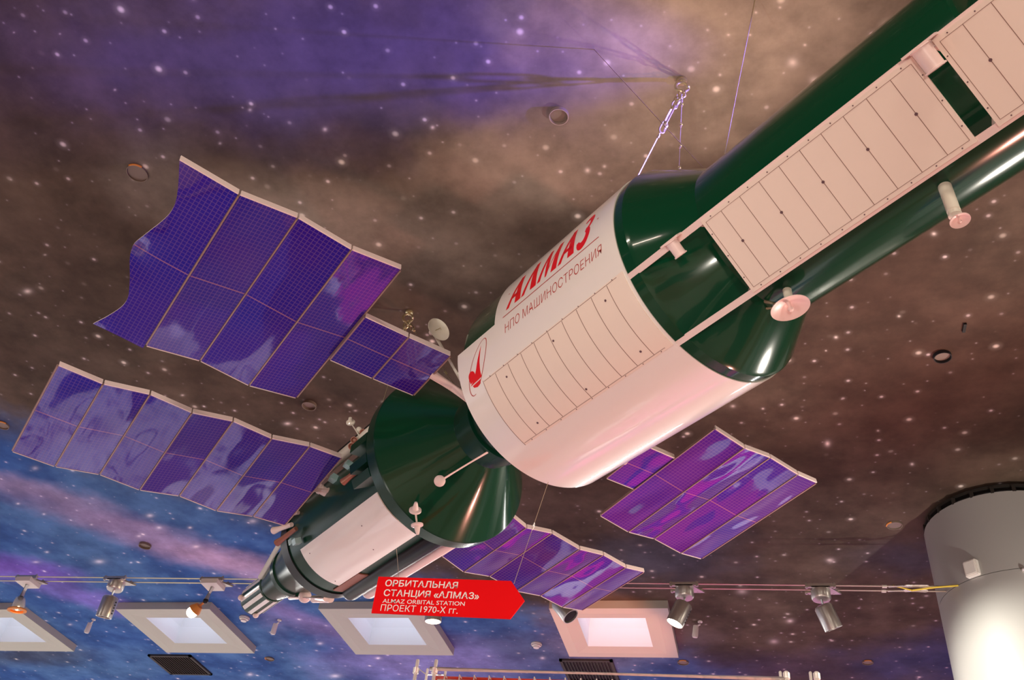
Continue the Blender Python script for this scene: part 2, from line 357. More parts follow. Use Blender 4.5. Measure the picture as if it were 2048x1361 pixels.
# ------------------------------------------------------------------ the hall
CEIL = CZ+3.75
SKX = [-7.95, -5.72, -3.50, -1.25]; SKY = 8.26; HOLE = .31
def ceiling():
    bm = bmesh.new()
    xs = [-14]+[v for x in SKX for v in (x-HOLE, x+HOLE)]+[9]
    ys = [-9, SKY-HOLE, SKY+HOLE, 14]
    g = [[bm.verts.new((x, y, 0)) for y in ys] for x in xs]
    for i in range(len(xs)-1):
        for j in range(3):
            if i % 2 == 1 and j == 1: continue
            bm.faces.new([g[i][j], g[i+1][j], g[i+1][j+1], g[i][j+1]])
    o = obj('ceiling', bm, M_mural, smooth=False); o.location = (0, 0, CEIL); tag(o, kind='structure')
ceiling()
bm = bmesh.new(); box(bm, (-14, -9, -.1), (9, 14, 0)); tag(obj('floor', bm, M_floor, smooth=False), kind='structure')
for nm, lo, hi in (('wall_far', (-14, 14, 0), (9, 14.15, CEIL)), ('wall_near', (-14, -9.15, 0), (9, -9, CEIL)),
                   ('wall_left', (-14.15, -9, 0), (-14, 14, CEIL)), ('wall_right', (9, -9, 0), (9.15, 14, CEIL))):
    bm = bmesh.new(); box(bm, lo, hi); tag(obj(nm, bm, M_wall, smooth=False), kind='structure')
wi = 5
for y0, y1 in ((1, 3.6), (5, 7.6), (9, 11.6)):                 # unseen glowing panes added on the left wall for glossy surfaces to reflect
    bm = bmesh.new(); box(bm, (-13.98, y0, .9), (-13.9, y1, 3.6)); tag(obj('window_%d' % wi, bm, M_glow_pane, smooth=False), kind='structure'); wi += 1
# skylights: raised picture-frame trim, tapering white well, daylight pane on top
SKLAB = ['grey framed square skylight at the left edge, behind the hanging clear-shade lamp',
         'grey framed square skylight with the glowing bulb lamp in front of it',
         'grey framed square skylight partly hidden behind the red arrow sign',
         'pinkish framed square skylight below the spotlights, partly hidden behind a solar wing']
for k, x in enumerate(SKX):
    root = thing('window_%d' % (k+1), SKLAB[k], 'skylight', (x, SKY, CEIL))
    root['kind'] = 'structure'
    bm = bmesh.new(); o = .53; i_ = HOLE; d = .075; bv = .03
    def ringq(r1, z1, r2, z2):
        A = [bm.verts.new((sx*r1, sy*r1, z1)) for sx, sy in ((-1, -1), (1, -1), (1, 1), (-1, 1))]
        B = [bm.verts.new((sx*r2, sy*r2, z2)) for sx, sy in ((-1, -1), (1, -1), (1, 1), (-1, 1))]
        for q in range(4): bm.faces.new([A[q], A[(q+1) % 4], B[(q+1) % 4], B[q]])
    ringq(o, -.001, o, -d); ringq(o, -d, o-.1, -d-.004); ringq(o-.1, -d-.004, i_, -d+.012)
    obj('frame', bm, M_frame, root, smooth=False)
    bm = bmesh.new(); ringq(i_, -d+.012, i_, .12); ringq(i_, .12, .27, .42)
    obj('well', bm, M_well, root, smooth=False)
    bm = bmesh.new(); box(bm, (-.29, -.29, .42), (.29, .29, .44)); obj('pane', bm, M_sky, root, smooth=False)
    # glazing bar across the well
    bm = bmesh.new(); box(bm, (-.27, .02, .36), (.27, .04, .42)); obj('glazing_bar', bm, M_well, root, smooth=False)
# air vents
def vent(x, y, label):
    r = thing('ceiling_vent', label, 'vent', (x, y, CEIL), 'square vents beyond the skylights')
    bm = bmesh.new(); s = .27
    for a, b_ in (((-s, -s), (s, -s+.03)), ((-s, s-.03), (s, s)), ((-s, -s), (-s+.03, s)), ((s-.03, -s), (s, s))):
        box(bm, (a[0], a[1], -.02), (b_[0], b_[1], 0))
    obj('frame', bm, M_vent, r, smooth=False)
    bm = bmesh.new(); box(bm, (-s+.03, -s+.03, -.004), (s-.03, s-.03, -.001)); obj('backing', bm, M_hole, r, smooth=False)
    bm = bmesh.new()
    for k in range(1, 15):
        xx = -s+.03+k*(2*s-.06)/15
        box(bm, (xx-.003, -s+.03, -.018), (xx+.003, s-.03, -.003))
    obj('slats', bm, M_darkmetal, r, smooth=False)
vent(-6.37, 9.29, 'dark square slatted ceiling vent on the blue mural, below the second skylight')
vent(-1.66, 9.29, 'dark square slatted ceiling vent just above the chrome rack')
# column
CX, CY, CR = 1.76, 6.45, .515
col = thing('round_column', 'round grey clad column at the right edge, burnt bright by spotlight lower down', 'column', (CX, CY, 0))
bm = bmesh.new(); lathe(bm, (0, 0, 0), (0, 0, 1), [(0, CR), (CZ+3.09, CR)], 72); obj('lower_cladding', bm, M_column, col)
bm = bmesh.new(); lathe(bm, (0, 0, 0), (0, 0, 1), [(CZ+3.095, CR), (CZ+3.66, CR), (CZ+3.66, CR-.02)], 72); obj('upper_cladding', bm, M_column, col)
bm = bmesh.new(); lathe(bm, (0, 0, 0), (0, 0, 1), [(CZ+3.60, CR-.05), (CEIL-.002, CR-.05)], 72); obj('core', bm, M_hole, col)
bm = bmesh.new()
for k in range(24):
    a = 2*PI*k/24; p = V((math.cos(a)*(CR-.01), math.sin(a)*(CR-.01), CZ+3.655)); box(bm, p-V((.012, .012, 0)), p+V((.012, .012, .05)))
lathe(bm, (0, 0, CZ+3.70), (0, 0, 1), [(0, CR-.01), (.02, CR-.01)], 72)
obj('mounting_ring', bm, M_darkmetal, col)
bm = bmesh.new()
aa = math.atan2(-CY, -CX)
def colp(ang, z, r=CR): return V((math.cos(ang)*r, math.sin(ang)*r, z))
sa = aa+rad(-72)
for zz_ in (2.3, 2.6, 2.9): pass
lathe(bm, colp(aa+.12, CZ+3.075), (math.cos(aa+.12), math.sin(aa+.12), 0), [(-.01, .018), (.02, .014), (.03, .005)], 12)
obj('fixing_clamp', bm, M_chrome, col)
# ------------------------------------------------------------------ the station model (local x along its axis, far end +x)
S_AX = V((-.756653, .653817, 0)); S_H = V((.653817, .756653, 0)); P0 = V((1.12519, 1.30217, 2.34967+CZ))
ST = thing('orbital_station_model', 'large green and white space station model hanging diagonally from the ceiling', 'space station model', P0+S_AX*2.5,
           rot=(0, 0, math.atan2(S_AX.y, S_AX.x)))
def L(s, y, z): return V((s-2.5, -y, z))
def rt(s, r, th): t = rad(th); return L(s, r*math.sin(t), r*math.cos(t))
def to_local(d): d = V(d); return V((d.dot(S_AX), -d.dot(S_H), d.z))
def world(p): return P0+S_AX*2.5+S_AX*p.x-S_H*p.y+V((0, 0, 1))*p.z
def part(name, bm, mat, parent=None, label=None, **k):
    o = obj(name, bm, mat, parent or ST, **k)
    if label: o['label'] = label
    return o
AX = V((1, 0, 0))
def hull(name, prof, mat, n=96, label=None, ):
    bm = bmesh.new(); lathe(bm, L(0, 0, 0), AX, prof, n); return part(name, bm, mat, label=label, angle=20)
# main hull: narrow front compartment, shoulder cone, wide compartment
hull('nose_cap', [(-.10, .10), (.05, .14), (.30, .16), (.44, .20)], M_green2)
front = hull('front_hull', [(.44, .20), (.462, .270), (.472, .2815), (1.362, .2815)], M_green)
hull('shoulder_cone', [(1.362, .2815), (1.366, .284), (1.545, .409), (1.56, .4150)], M_green)
big = hull('wide_hull', [(1.56, .4150), (2.46, .4150), (2.487, .410), (2.505, .398), (2.52, .37), (2.53, .18)], M_green, 128)
# white vinyl sheet wrapped on the wide hull, with a step at its far upper corner
def shell(bm, s0, s1, t0, t1, r, th=.0015, ns=1, nt=40):
    g = {}
    for i in range(ns+1):
        for j in range(nt+1):
            for q, rr in ((0, r), (1, r+th)):
                g[i, j, q] = bm.verts.new(rt(s0+(s1-s0)*i/ns, rr, t0+(t1-t0)*j/nt))
    for i in range(ns):
        for j in range(nt):
            for q in (0, 1): bm.faces.new([g[i, j, q], g[i+1, j, q], g[i+1, j+1, q], g[i, j+1, q]])
    for i in range(ns):
        for j in (0, nt): bm.faces.new([g[i, j, 0], g[i+1, j, 0], g[i+1, j, 1], g[i, j, 1]])
    for j in range(nt):
        for i in (0, ns): bm.faces.new([g[i, j, 0], g[i, j+1, 0], g[i, j+1, 1], g[i, j, 1]])
bm = bmesh.new(); shell(bm, 1.60, 2.516, 120, 263.6, .4152, .004, nt=80); shell(bm, 1.60, 2.268, 263.6, 312, .4152, .004, nt=30)
sheet = part('hull_sheet', bm, M_white, label='white gloss sheet wrapped around the wide hull')
def wrap_mesh(bm, s_of, th_of, r, step=.012):
    """bm drawn flat in x,y (metres); bent on the cylinder"""
    ys = [v.co.y for v in bm.verts]; y = min(ys)+step
    while y < max(ys):
        bmesh.ops.bisect_plane(bm, geom=bm.verts[:]+bm.edges[:]+bm.faces[:], plane_co=(0, y, 0), plane_no=(0, 1, 0)); y += step
    for v in bm.verts:
        v.co = rt(s_of(v.co.x), r, th_of(v.co.y))
def text_bm(txt, width, cap, shear=0, bold=0.0, space=1.0):
    cu_ = bpy.data.curves.new('lettering', 'FONT'); cu_.body = txt; cu_.size = 1; cu_.shear = shear; cu_.offset = bold; cu_.space_character = space
    cu_.resolution_u = 4
    o = bpy.data.objects.new('lettering', cu_); C.objects.link(o)
    dg = bpy.context.evaluated_depsgraph_get(); me = bpy.data.meshes.new_from_object(o.evaluated_get(dg))
    bpy.data.objects.remove(o); bm = bmesh.new(); bm.from_mesh(me); bpy.data.meshes.remove(me)
    cu2 = bpy.data.curves.new('lettering', 'FONT'); cu2.body = 'Н'; cu2.size = 1; cu2.offset = bold
    o = bpy.data.objects.new('lettering', cu2); C.objects.link(o); dg = bpy.context.evaluated_depsgraph_get()
    m2 = bpy.data.meshes.new_from_object(o.evaluated_get(dg)); ch = max(v.co.y for v in m2.vertices) if len(m2.vertices) else .7
    bpy.data.objects.remove(o); bpy.data.meshes.remove(m2)
    x0 = min(v.co.x for v in bm.verts); x1 = max(v.co.x for v in bm.verts)
    for v in bm.verts: v.co = V(((v.co.x-x0)*width/(x1-x0), v.co.y*cap/ch, 0))
    return bm
RD = .4152+.004+.0006
k_th = 180/PI/.4195
def lettering(name, bm, s0, th0, mat, label=None):
    wrap_mesh(bm, lambda x: s0-x, lambda y: th0+y*k_th, RD)
    return part(name, bm, mat, sheet, label, smooth=False)
def strokes():
    """heavy slanted capitals: thin left strokes, thick right strokes"""
    A_ = [[(-.02, 0), (.16, 0), (.47, .90), (.36, 1)], [(.30, 1), (.52, 1), (.84, 0), (.50, 0)], [(.18, .26), (.62, .26), (.60, .38), (.23, .38)]]
    L_ = A_[:2]
    M_ = [[(-.02, 0), (.15, 0), (.31, 1), (.20, 1)], [(.18, 1), (.35, 1), (.55, .25), (.50, 0), (.41, 0)], [(.46, 0), (.56, .24), (.86, 1), (.76, 1)], [(.70, 1), (.91, 1), (1.05, 0), (.74, 0)]]
    Z_ = []
    for cx_, cy_, r_, a0, a1, w0 in ((.30, .755, .20, 150, -80, .15), (.28, .29, .23, 85, -165, .21)):
        n_ = 14
        for k in range(n_):
            q = []
            for kk in (k, k+1):
                a = rad(a0+(a1-a0)*kk/n_); w_ = w0*(.5+.7*math.sin(PI*(kk+.5)/(n_+1)))
                q.append(((cx_+(r_-w_/2)*math.cos(a), cy_+(r_-w_/2)*math.sin(a)*1.1), (cx_+(r_+w_/2)*math.cos(a), cy_+(r_+w_/2)*math.sin(a)*1.1)))
            Z_.append([q[0][0], q[0][1], q[1][1], q[1][0]])
    x = 0; out = []
    for g_, adv in ((A_, .90), (L_, .92), (M_, 1.14), (A_, .92), (Z_, .5)):
        for pl in g_: out.append([(x+px_, py_) for px_, py_ in pl])
        x += adv
    return out
bm = bmesh.new()
for k, pl in enumerate(strokes()):
    bm.faces.new([bm.verts.new(((px_+.30*py_)*.1035, py_*18.2/k_th, 0)) for px_, py_ in pl])
lettering('station_name', bm, 2.196, 266.8, M_red, 'large red slanted lettering')
lettering('maker_name', text_bm('НПО МАШИНОСТРОЕНИЯ', .545, 5.0/k_th, shear=.18, bold=-.012), 2.208, 253.5, M_thin, 'thin red lettering')
bm = bmesh.new(); v = [bm.verts.new((x, y, 0)) for x, y in ((0, 0), (.544, 0), (.544, .0035), (0, .0035))]; bm.faces.new(v)
lettering('underline', bm, 2.215, 263.3, M_thin)
for s_, t_ in ((2.2, 278.2), (1.687, 277.1)):
    bm = bmesh.new(); v = [bm.verts.new((x, y, 0)) for x, y in ((0, 0), (.008, 0), (.008, .005), (0, .005))]; bm.faces.new(v)
    lettering('dash', bm, s_, t_, M_thin)
# rocket emblem: thin oval ring, rocket and round blob, drawn in (s, th)
def poly_wrap(bm, pts):
    f = bm.faces.new([bm.verts.new((2.5-s, (t-240)/k_th, 0)) for s, t in pts])
    bmesh.ops.triangulate(bm, faces=[f])
bm = bmesh.new()
c0, t0 = 2.398, 248.0; N = 64
ring = []
for k in range(N+1):
    a = 2*PI*k/N
    if 4.02 < a < 4.45 or 0 and a: ring.append(None); continue
    ds = .048*math.cos(a); dt = 12.6*math.sin(a)
    ring.append((c0+ds-.0048*dt, t0+dt, ds, dt))
for A, B in zip(ring, ring[1:]):
    if A is None or B is None: continue
    q = []
    for P_, sc_ in ((A, 1.0), (B, 1.0), (B, .92), (A, .92)):
        q.append(bm.verts.new((2.5-(c0+P_[2]*sc_-.0048*P_[3]*(1-(1-sc_)*.3)), (t0+P_[3]*(1-(1-sc_)*.3)-240)/k_th, 0)))
    bm.faces.new(q)
wrap_mesh(bm, lambda x: 2.5-x, lambda y: 240+y*k_th, RD); part('emblem_ring', bm, M_thin, sheet, smooth=False)
bm = bmesh.new()
poly_wrap(bm, [(2.356, 258.0), (2.378, 250), (2.386, 245.2), (2.387, 243), (2.384, 241.8), (2.404, 241.4), (2.432, 241.2), (2.462, 240.9), (2.428, 243.5), (2.408, 247), (2.385, 252)])
poly_wrap(bm, [(2.440+.021*math.cos(a)*1.0, 245.2+2.9*math.sin(a)) for a in [PI*.0+PI*i/10 for i in range(11)]] + [(2.422, 243.6), (2.44, 242.4), (2.458, 241.9)])
poly_wrap(bm, [(2.396, 240.9), (2.45, 240.4), (2.445, 239.1), (2.425, 238.3), (2.405, 238.9)])
wrap_mesh(bm, lambda x: 2.5-x, lambda y: 240+y*k_th, RD); part('emblem_rocket', bm, M_red, sheet, smooth=False)
# radiator panels: one curved on the wide hull, flat ones on the rails
def strip_on(bm, pts, wdt, nrm_off):
    pass
bm = bmesh.new(); shell(bm, 1.612, 2.386, 199.6, 239.0, .4192, .004, nt=30)
rp = part('radiator_panel', bm, M_panel, label='curved pink-white panel on the wide hull')
bm = bmesh.new()
for k in range(1, 10): shell(bm, 2.386-.0775*k-.0010, 2.386-.0775*k+.0010, 201, 238, .4232, .0006, nt=24)
for t_ in (200.8, 238.3): shell(bm, 1.64, 2.38, t_-.10, t_+.10, .4232, .0006, nt=1)
shell(bm, 2.3835, 2.3855, 199.6, 239, .4232, .0006, nt=24)
part('panel_seams', bm, M_seam, rp, smooth=False)
def screws(spots, parent):
    for q, dr, r_ in spots:
        bm = bmesh.new(); lathe(bm, q, dr, [(0, r_), (.002, r_)], 10); part('screw', bm, M_bolt, parent, smooth=False)
screws([(rt(s_, .4225, t_), rt(s_, 1, t_)-rt(s_, 0, t_), .0042) for s_ in (1.718, 1.99, 2.262) for t_ in (232.8, 205.5)]
       + [(rt(1.66+.085*k, .4225, t_), rt(1.66, 1, t_)-rt(1.66, 0, t_), .0018) for k in range(9) for t_ in (200.2, 238.7)], rp)
A1, A2, RR = 235.0, 199.0, .4215
def chord(s, f, lift=0.0):
    p = rt(s, RR, A1).lerp(rt(s, RR, A2), f); n = (rt(0, 1, 217)-rt(0, 0, 217))
    return p+n*lift
def slab(bm, s0, s1, f0, f1, l0, l1):
    hexa(bm, [chord(s0, f0, l0), chord(s1, f0, l0), chord(s1, f1, l0), chord(s0, f1, l0), chord(s0, f0, l1), chord(s1, f0, l1), chord(s1, f1, l1), chord(s0, f1, l1)])
W_ = (chord(0, 1)-chord(0, 0)).length
for (sa_, sb_, n_) in ((1.282, .566, 10), (.510, -.21, 10)):
    bm = bmesh.new(); slab(bm, sa_, sb_, .0, 1, -.004, .003); rp = part('radiator_panel', bm, M_panel, smooth=False, label='flat pink-white ribbed panel held on two rails')
    bm = bmesh.new(); stp = (sb_-sa_)/n_
    for k in range(1, n_): slab(bm, sa_+stp*k-.0008, sa_+stp*k+.0008, .05, .95, .003, .0036)
    for f_ in (.05, .95): slab(bm, sa_+(.012 if sb_ < sa_ else 0)*-1, sb_+.012, f_-.0022, f_+.0022, .003, .0036)
    for s_ in (sa_-.012, sb_+.012): slab(bm, s_-.0006, s_+.0006, .05, .95, .003, .0036)
    part('panel_seams', bm, M_seam, rp, smooth=False)
    nrm = rt(0, 1, 217)-rt(0, 0, 217)
    screws([(chord(sa_+stp*k, .46, .003), nrm, .0042) for k in range(1, n_, 2)]
           + [(chord(sa_+stp*(k+.5), f_, .003), nrm, .0018) for k in range(n_) for f_ in (.025, .975)]
           + [(chord(s_, f_, .003), nrm, .0018) for f_ in (.2, .5, .8) for s_ in (sa_-.006, sb_+.006)], rp)
for f0, f1 in ((-.035, .045), (.955, 1.035)):
    bm = bmesh.new(); slab(bm, 1.60, -.22, f0, f1, -.016, -.004); part('rail', bm, M_pink, smooth=False, label='long pink-white rail along the hull')
for s_ in (1.30, .9, .52):                                 # short stand-offs holding the rails
    for f_ in (0.01, .99):
        bm = bmesh.new(); tube(bm, [chord(s_, f_, -.012), rt(s_, .275, A1 if f_ < .5 else A2)], .008, 8); part('rail_bracket', bm, M_pink)
# cylindrical fixtures on the near rail
def barrel(s_, r_, ln, label):
    e = (chord(s_, 1)-chord(s_, 0)).normalized(); nrm = rt(0, 1, 217)-rt(0, 0, 217)
    b_ = chord(s_, -.02, .012)
    bm = bmesh.new(); lathe(bm, b_, e, [(0, r_*1.15), (.003, r_*1.15), (.004, r_), (ln-.005, r_), (ln-.004, r_*1.15), (ln, r_*1.15), (ln, r_*.9), (ln-.01, r_*.8)], 28)
    o = part('sensor_barrel', bm, M_pink, label=label)
    bm = bmesh.new(); hexa(bm, [b_+AX*sx*r_*1.9+nrm*nz-e*ex for ex in (.0, .006) for sx, nz in ((-1, -.02), (1, -.02), (1, .012), (-1, .012))])
    part('mounting_plate', bm, M_pink, o, smooth=False)
barrel(1.395, .0185, .052, 'short barrel fixture on the near rail by the wide hull')
barrel(.538, .0245, .066, 'larger barrel fixture in the gap between the flat panels')
# dishes on the narrow hull
def dish(name, c, ax, r, dep, mat, label, feed=True, parent=None):
    c = V(c); ax = V(ax).normalized(); bm = bmesh.new(); n = 10
    pr = [(-dep+dep*(i/n)**2, r*i/n) for i in range(n+1)]
    lathe(bm, c, ax, pr+[(p[0]-.0025, p[1]) for p in reversed(pr)], 36, cap=False)
    o = part(name, bm, mat, parent, label)
    if feed:
        bm = bmesh.new(); lathe(bm, c-ax*dep, ax, [(0, r*.10), (dep*.9, r*.09), (dep*1.05, r*.16), (dep*1.4, r*.10), (dep*1.45, 0)], 14); part('feed_horn', bm, mat, o)
    return o
d1 = V(rt(0, 1, 168)-rt(0, 0, 168))+AX*-.10
dish('dish_antenna', rt(1.287, .352, 174.5), d1, .0605, .024, M_pink, 'wide pink-white dish under the narrow hull')
bm = bmesh.new(); lathe(bm, rt(1.285, .275, 175), rt(0, 1, 175)-rt(0, 0, 175), [(0, .014), (.045, .013), (.05, .009)], 16); part('dish_mount', bm, M_cream)
bm = bmesh.new(); tube(bm, [rt(1.36, .285, 178), rt(1.315, .325, 176)], .006, 6); tube(bm, [rt(1.375, .29, 173), rt(1.33, .325, 176)], .005, 6); part('dish_strut', bm, M_steel)
ds_ = rt(0, 1, 175)-rt(0, 0, 175)
bm = bmesh.new(); lathe(bm, rt(.741, .278, 175), ds_, [(0, .0175), (.098, .0175), (.100, .015), (.104, .015), (.106, .0175), (.115, .0175), (.117, .012)], 24); part('antenna_barrel', bm, M_cream, label='cream barrel standing out under the narrow hull')
dish('dish_antenna', rt(.734, .418, 175), ds_+AX*-.1, .0265, .010, M_pink, 'small pink dish at the tip of the cream barrel')
# neck, flared cone and band of the transport ship
hull('neck', [(2.50, .165), (2.72, .165), (2.725, .172), (2.76, .172), (2.765, .165), (2.80, .165), (2.805, .178), (2.87, .178), (2.875, .165), (2.93, .165)], M_green2, 64)
hull('flared_cone', [(2.90, .160), (2.93, .165), (3.195, .402)], M_green)
hull('cone_rim_band', [(3.195, .402), (3.20, .406), (3.27, .402), (3.275, .390), (3.275, .27)], M_green2, 96)
hull('ship_hull', [(3.27, .279), (4.33, .279)], M_green2, 72)
hull('end_ring', [(4.33, .25), (4.33, .286), (4.40, .286), (4.405, .255), (4.42, .25)], M_black, 72, 'black ring at the far end of the hull')
hull('end_cone', [(4.41, .250), (4.60, .185), (4.80, .138), (4.81, .145), (4.85, .143), (4.86, .132), (5.10, .088)], M_green2, 48)
hull('docking_drum', [(5.09, .080), (5.10, .092), (5.385, .092), (5.40, .075), (5.40, .03)], M_green2, 48)
bm = bmesh.new()
for k in range(12): shell(bm, 5.11, 5.37, k*30, k*30+15, .0925, .002, nt=3)
part('drum_stripes', bm, M_white, label='white stripes around the docking drum')
for th_ in (255, 165, 75, 345):
    bm = bmesh.new(); dome(bm, rt(5.36, .098, th_), AX, .018, 14, 8); part('drum_knob', bm, M_pink)
bm = bmesh.new(); shell(bm, 3.435, 4.215, 174, 231, .2795, .006, nt=30); sp = part('side_sheet', bm, M_white, label='white sheet on the far hull')
screws([(rt(s_, .285, t_), rt(0, 1, t_)-rt(0, 0, t_), .003) for s_, t_ in ((3.66, 214), (3.74, 188), (4.15, 222), (4.18, 182))], sp)
bm = bmesh.new(); shell(bm, 4.02, 4.29, 158, 173, .2795, .006, nt=6); part('brown_plate', bm, M_copper, label='brown rectangular plate')
def tank(name, s0, s1, r, th, rr, mat, label):
    bm = bmesh.new(); lathe(bm, rt(s0, rr, th), AX, [(0, r*.3), (.02, r*.85), (.04, r), (s1-s0-.04, r), (s1-s0-.02, r*.85), (s1-s0, r*.3)], 24); return part(name, bm, mat, label=label)
tank('side_tank', 3.29, 4.33, .048, 152, .285, M_black, 'black tube tank under the far hull')
tank('side_tank', 3.29, 4.33, .040, 132, .318, M_pink, 'white tube tank under the far hull')
tank('side_tank', 3.29, 4.33, .028, 301, .330, M_cream, 'cream tube tank on the upper flank')
tank('side_tank', 3.29, 4.33, .026, 310, .345, M_black, 'black tube tank on the upper flank')
tank('side_tank', 3.29, 4.30, .040, 30, .31, M_cream, 'white tube tank on top'); tank('side_tank', 3.29, 4.30, .040, 75, .31, M_black, 'black tube tank on the far flank')
# small white rods and ball beyond the ring
bm = bmesh.new(); tube(bm, [rt(4.42, .285, 168), rt(4.95, .115, 150)], .014, 10); part('boom', bm, M_pink, label='white rod running along the end cone')
bm = bmesh.new(); tube(bm, [rt(4.62, .20, 280), rt(5.10, .10, 280)], .014, 10); part('boom', bm, M_cream, label='white rod running along the end cone')
bm = bmesh.new(); shell(bm, 4.45, 5.08, 268, 300, .14, .004, nt=6)
bm.free()
bm = bmesh.new(); dome(bm, rt(4.74, .172, 158), AX, .036, 22, 12); part('tank_ball', bm, M_pink)
bm = bmesh.new(); lathe(bm, rt(4.44, .275, 160), rt(4.70, .20, 160)-rt(4.44, .275, 160), [(0, .022), (.20, .020)], 14); part('tank_rod', bm, M_pink)
# antenna on the neck: thin rod with disc
e0, e1 = L(2.814, -.036, -.166), L(2.975, -.160, -.30)
bm = bmesh.new(); tube(bm, [e0, e1], .0055, 8); rod = part('antenna_rod', bm, M_pink, label='thin pink rod from the neck ending in a disc')
bm = bmesh.new(); lathe(bm, e1-(e1-e0).normalized()*.004, to_local(-cf), [(-.012, .010), (-.004, .024), (.004, .024), (.010, .018), (.014, 0)], 20); part('disc', bm, M_pink, rod)
# twin cone antennas in front of the flared cone
q1, q2 = L(3.104, -.178, -.392), L(3.172, -.122, -.412)
im_up = to_local(cu); im_r = to_local(cr); toc = to_local(-cf)
bm = bmesh.new(); tube(bm, [q1, q2], .004, 8); tube(bm, [(q1+q2)/2, L(3.17, -.14, -.355)], .004, 8); tw = part('twin_antenna_rod', bm, M_cream)
for q, dr, kn in ((q1, im_up*.75+toc*.35+im_r*.1, 1), (q2, -im_up*.75+toc*.45+im_r*.1, 0)):
    bm = bmesh.new(); lathe(bm, q, dr, [(-.010, .010), (-.004, .026), (.003, .026), (.006, .014), (.03, .009), (.040, .006), (.043, 0)], 20); part('cone_antenna', bm, M_pink, tw)
# upper dish with mast near the wide hull
dc = L(2.737, .478*math.sin(rad(300)), .478*math.cos(rad(300)))
dax = toc*.62+im_r*.62+im_up*.48
root_ = rt(2.86, .17, 300)
bm = bmesh.new(); tube(bm, [rt(2.84, .165, 295), dc-dax.normalized()*.03+im_up*-.01], .0075, 10); lathe(bm, rt(2.84, .165, 295), dc-rt(2.84, .165, 295), [(0, .013), (.12, .012), (.125, .008)], 12); mast = part('dish_mast', bm, M_cream)
dd = dish('dish_antenna', dc, dax, .054, .016, M_cream, 'round white dish on a thin mast beside the wide hull', False)
bm = bmesh.new(); tube(bm, [dc-dax.normalized()*.012+im_r*-.010, dc+dax.normalized()*.012, dc-dax.normalized()*.012+im_r*.016+im_up*.006], .0018, 6); part('feed_bracket', bm, M_steel, dd)
bm = bmesh.new(); dome(bm, dc-dax.normalized()*.028+im_r*-.015, AX, .013, 12, 8); part('pivot_knob', bm, M_pink, dd)
# thruster blocks on the ship
def nozzle(base, tip, r0, r1, mat, label=None):
    base = V(base); tip = V(tip); d = tip-base; ln = d.length
    bm = bmesh.new(); lathe(bm, base, d, [(0, r0), (ln*.7, r0*1.15), (ln, r1), (ln, r1*.8), (ln*.8, r1*.4)], 20); o = part('thruster', bm, mat, label=label)
    return o
for k, c in enumerate((L(3.575, -.300, .185), L(3.600, -.325, .140), L(3.585, -.335, .092))):
    n_ = nozzle(c-toc*.03, c+toc*.01, .010, .0175, M_copper, 'small brown round nozzle in a row of three')
nozzle(L(3.487, -.304, -.065), L(3.585, -.335, -.112), .012, .018, M_copper, 'brown thruster cone on the flank')
nozzle(L(4.178, -.286, -.100), L(4.330, -.312, -.135), .012, .019, M_copper, 'brown thruster cone near the end ring')
nozzle(L(4.25, -.29, -.05), L(4.42, -.318, -.03), .012, .020, M_pink, 'pale thruster cone near the end ring')
nozzle(L(4.20, -.29, .0), L(4.36, -.33, .03), .010, .016, M_pink, 'pale thruster cone near the end ring')
bm = bmesh.new(); c = L(3.603, -.365, .225); lathe(bm, c, toc*.5+im_up*.8, [(-.008, .008), (-.003, .022), (.004, .022), (.010, .012), (.028, .008), (.03, 0)], 18)
tube(bm, [c, L(3.6, -.30, .17)], .004, 6); part('knob_antenna', bm, M_cream, label='small cream knob antenna on a stalk')
bm = bmesh.new(); dome(bm, L(3.60, -.315, .205), AX, .016, 12, 8); part('white_cap', bm, M_cream)
for (s_, y_, z_), sz in (((3.70, -.296, .065), .018), ((3.835, -.300, .045), .020), ((3.54, -.300, -.037), .020), ((3.49, -.292, -.085), .022), ((4.18, -.274, -.17), .018), ((4.27, -.262, -.13), .018)):
    c = L(s_, y_, z_); nn_ = V((0, c.y, c.z)).normalized(); tt_ = AX.cross(nn_)
    bm = bmesh.new(); hexa(bm, [c+nn_*q_+AX*i_*sz+tt_*j_*sz*.8 for q_ in (-.03, .006) for i_, j_ in ((-1, -1), (1, -1), (1, 1), (-1, 1))]); part('bracket_plate', bm, M_teal, smooth=False)
bm = bmesh.new()
for t_ in (250, 265, 240): hexa(bm, [rt(3.28+ds__, rr_, t_+dt_) for rr_ in (.27, .40) for ds__, dt_ in ((0, -3), (.15, -3), (.15, 3), (0, 3))])
part('rim_brackets', bm, M_green2, smooth=False)
bm = bmesh.new(); lathe(bm, rt(3.92, .27, 271), rt(0, 1, 276)-rt(0, 0, 276), [(0, .022), (.035, .022), (.036, .026), (.05, .026)], 18); part('wing_root', bm, M_pink)
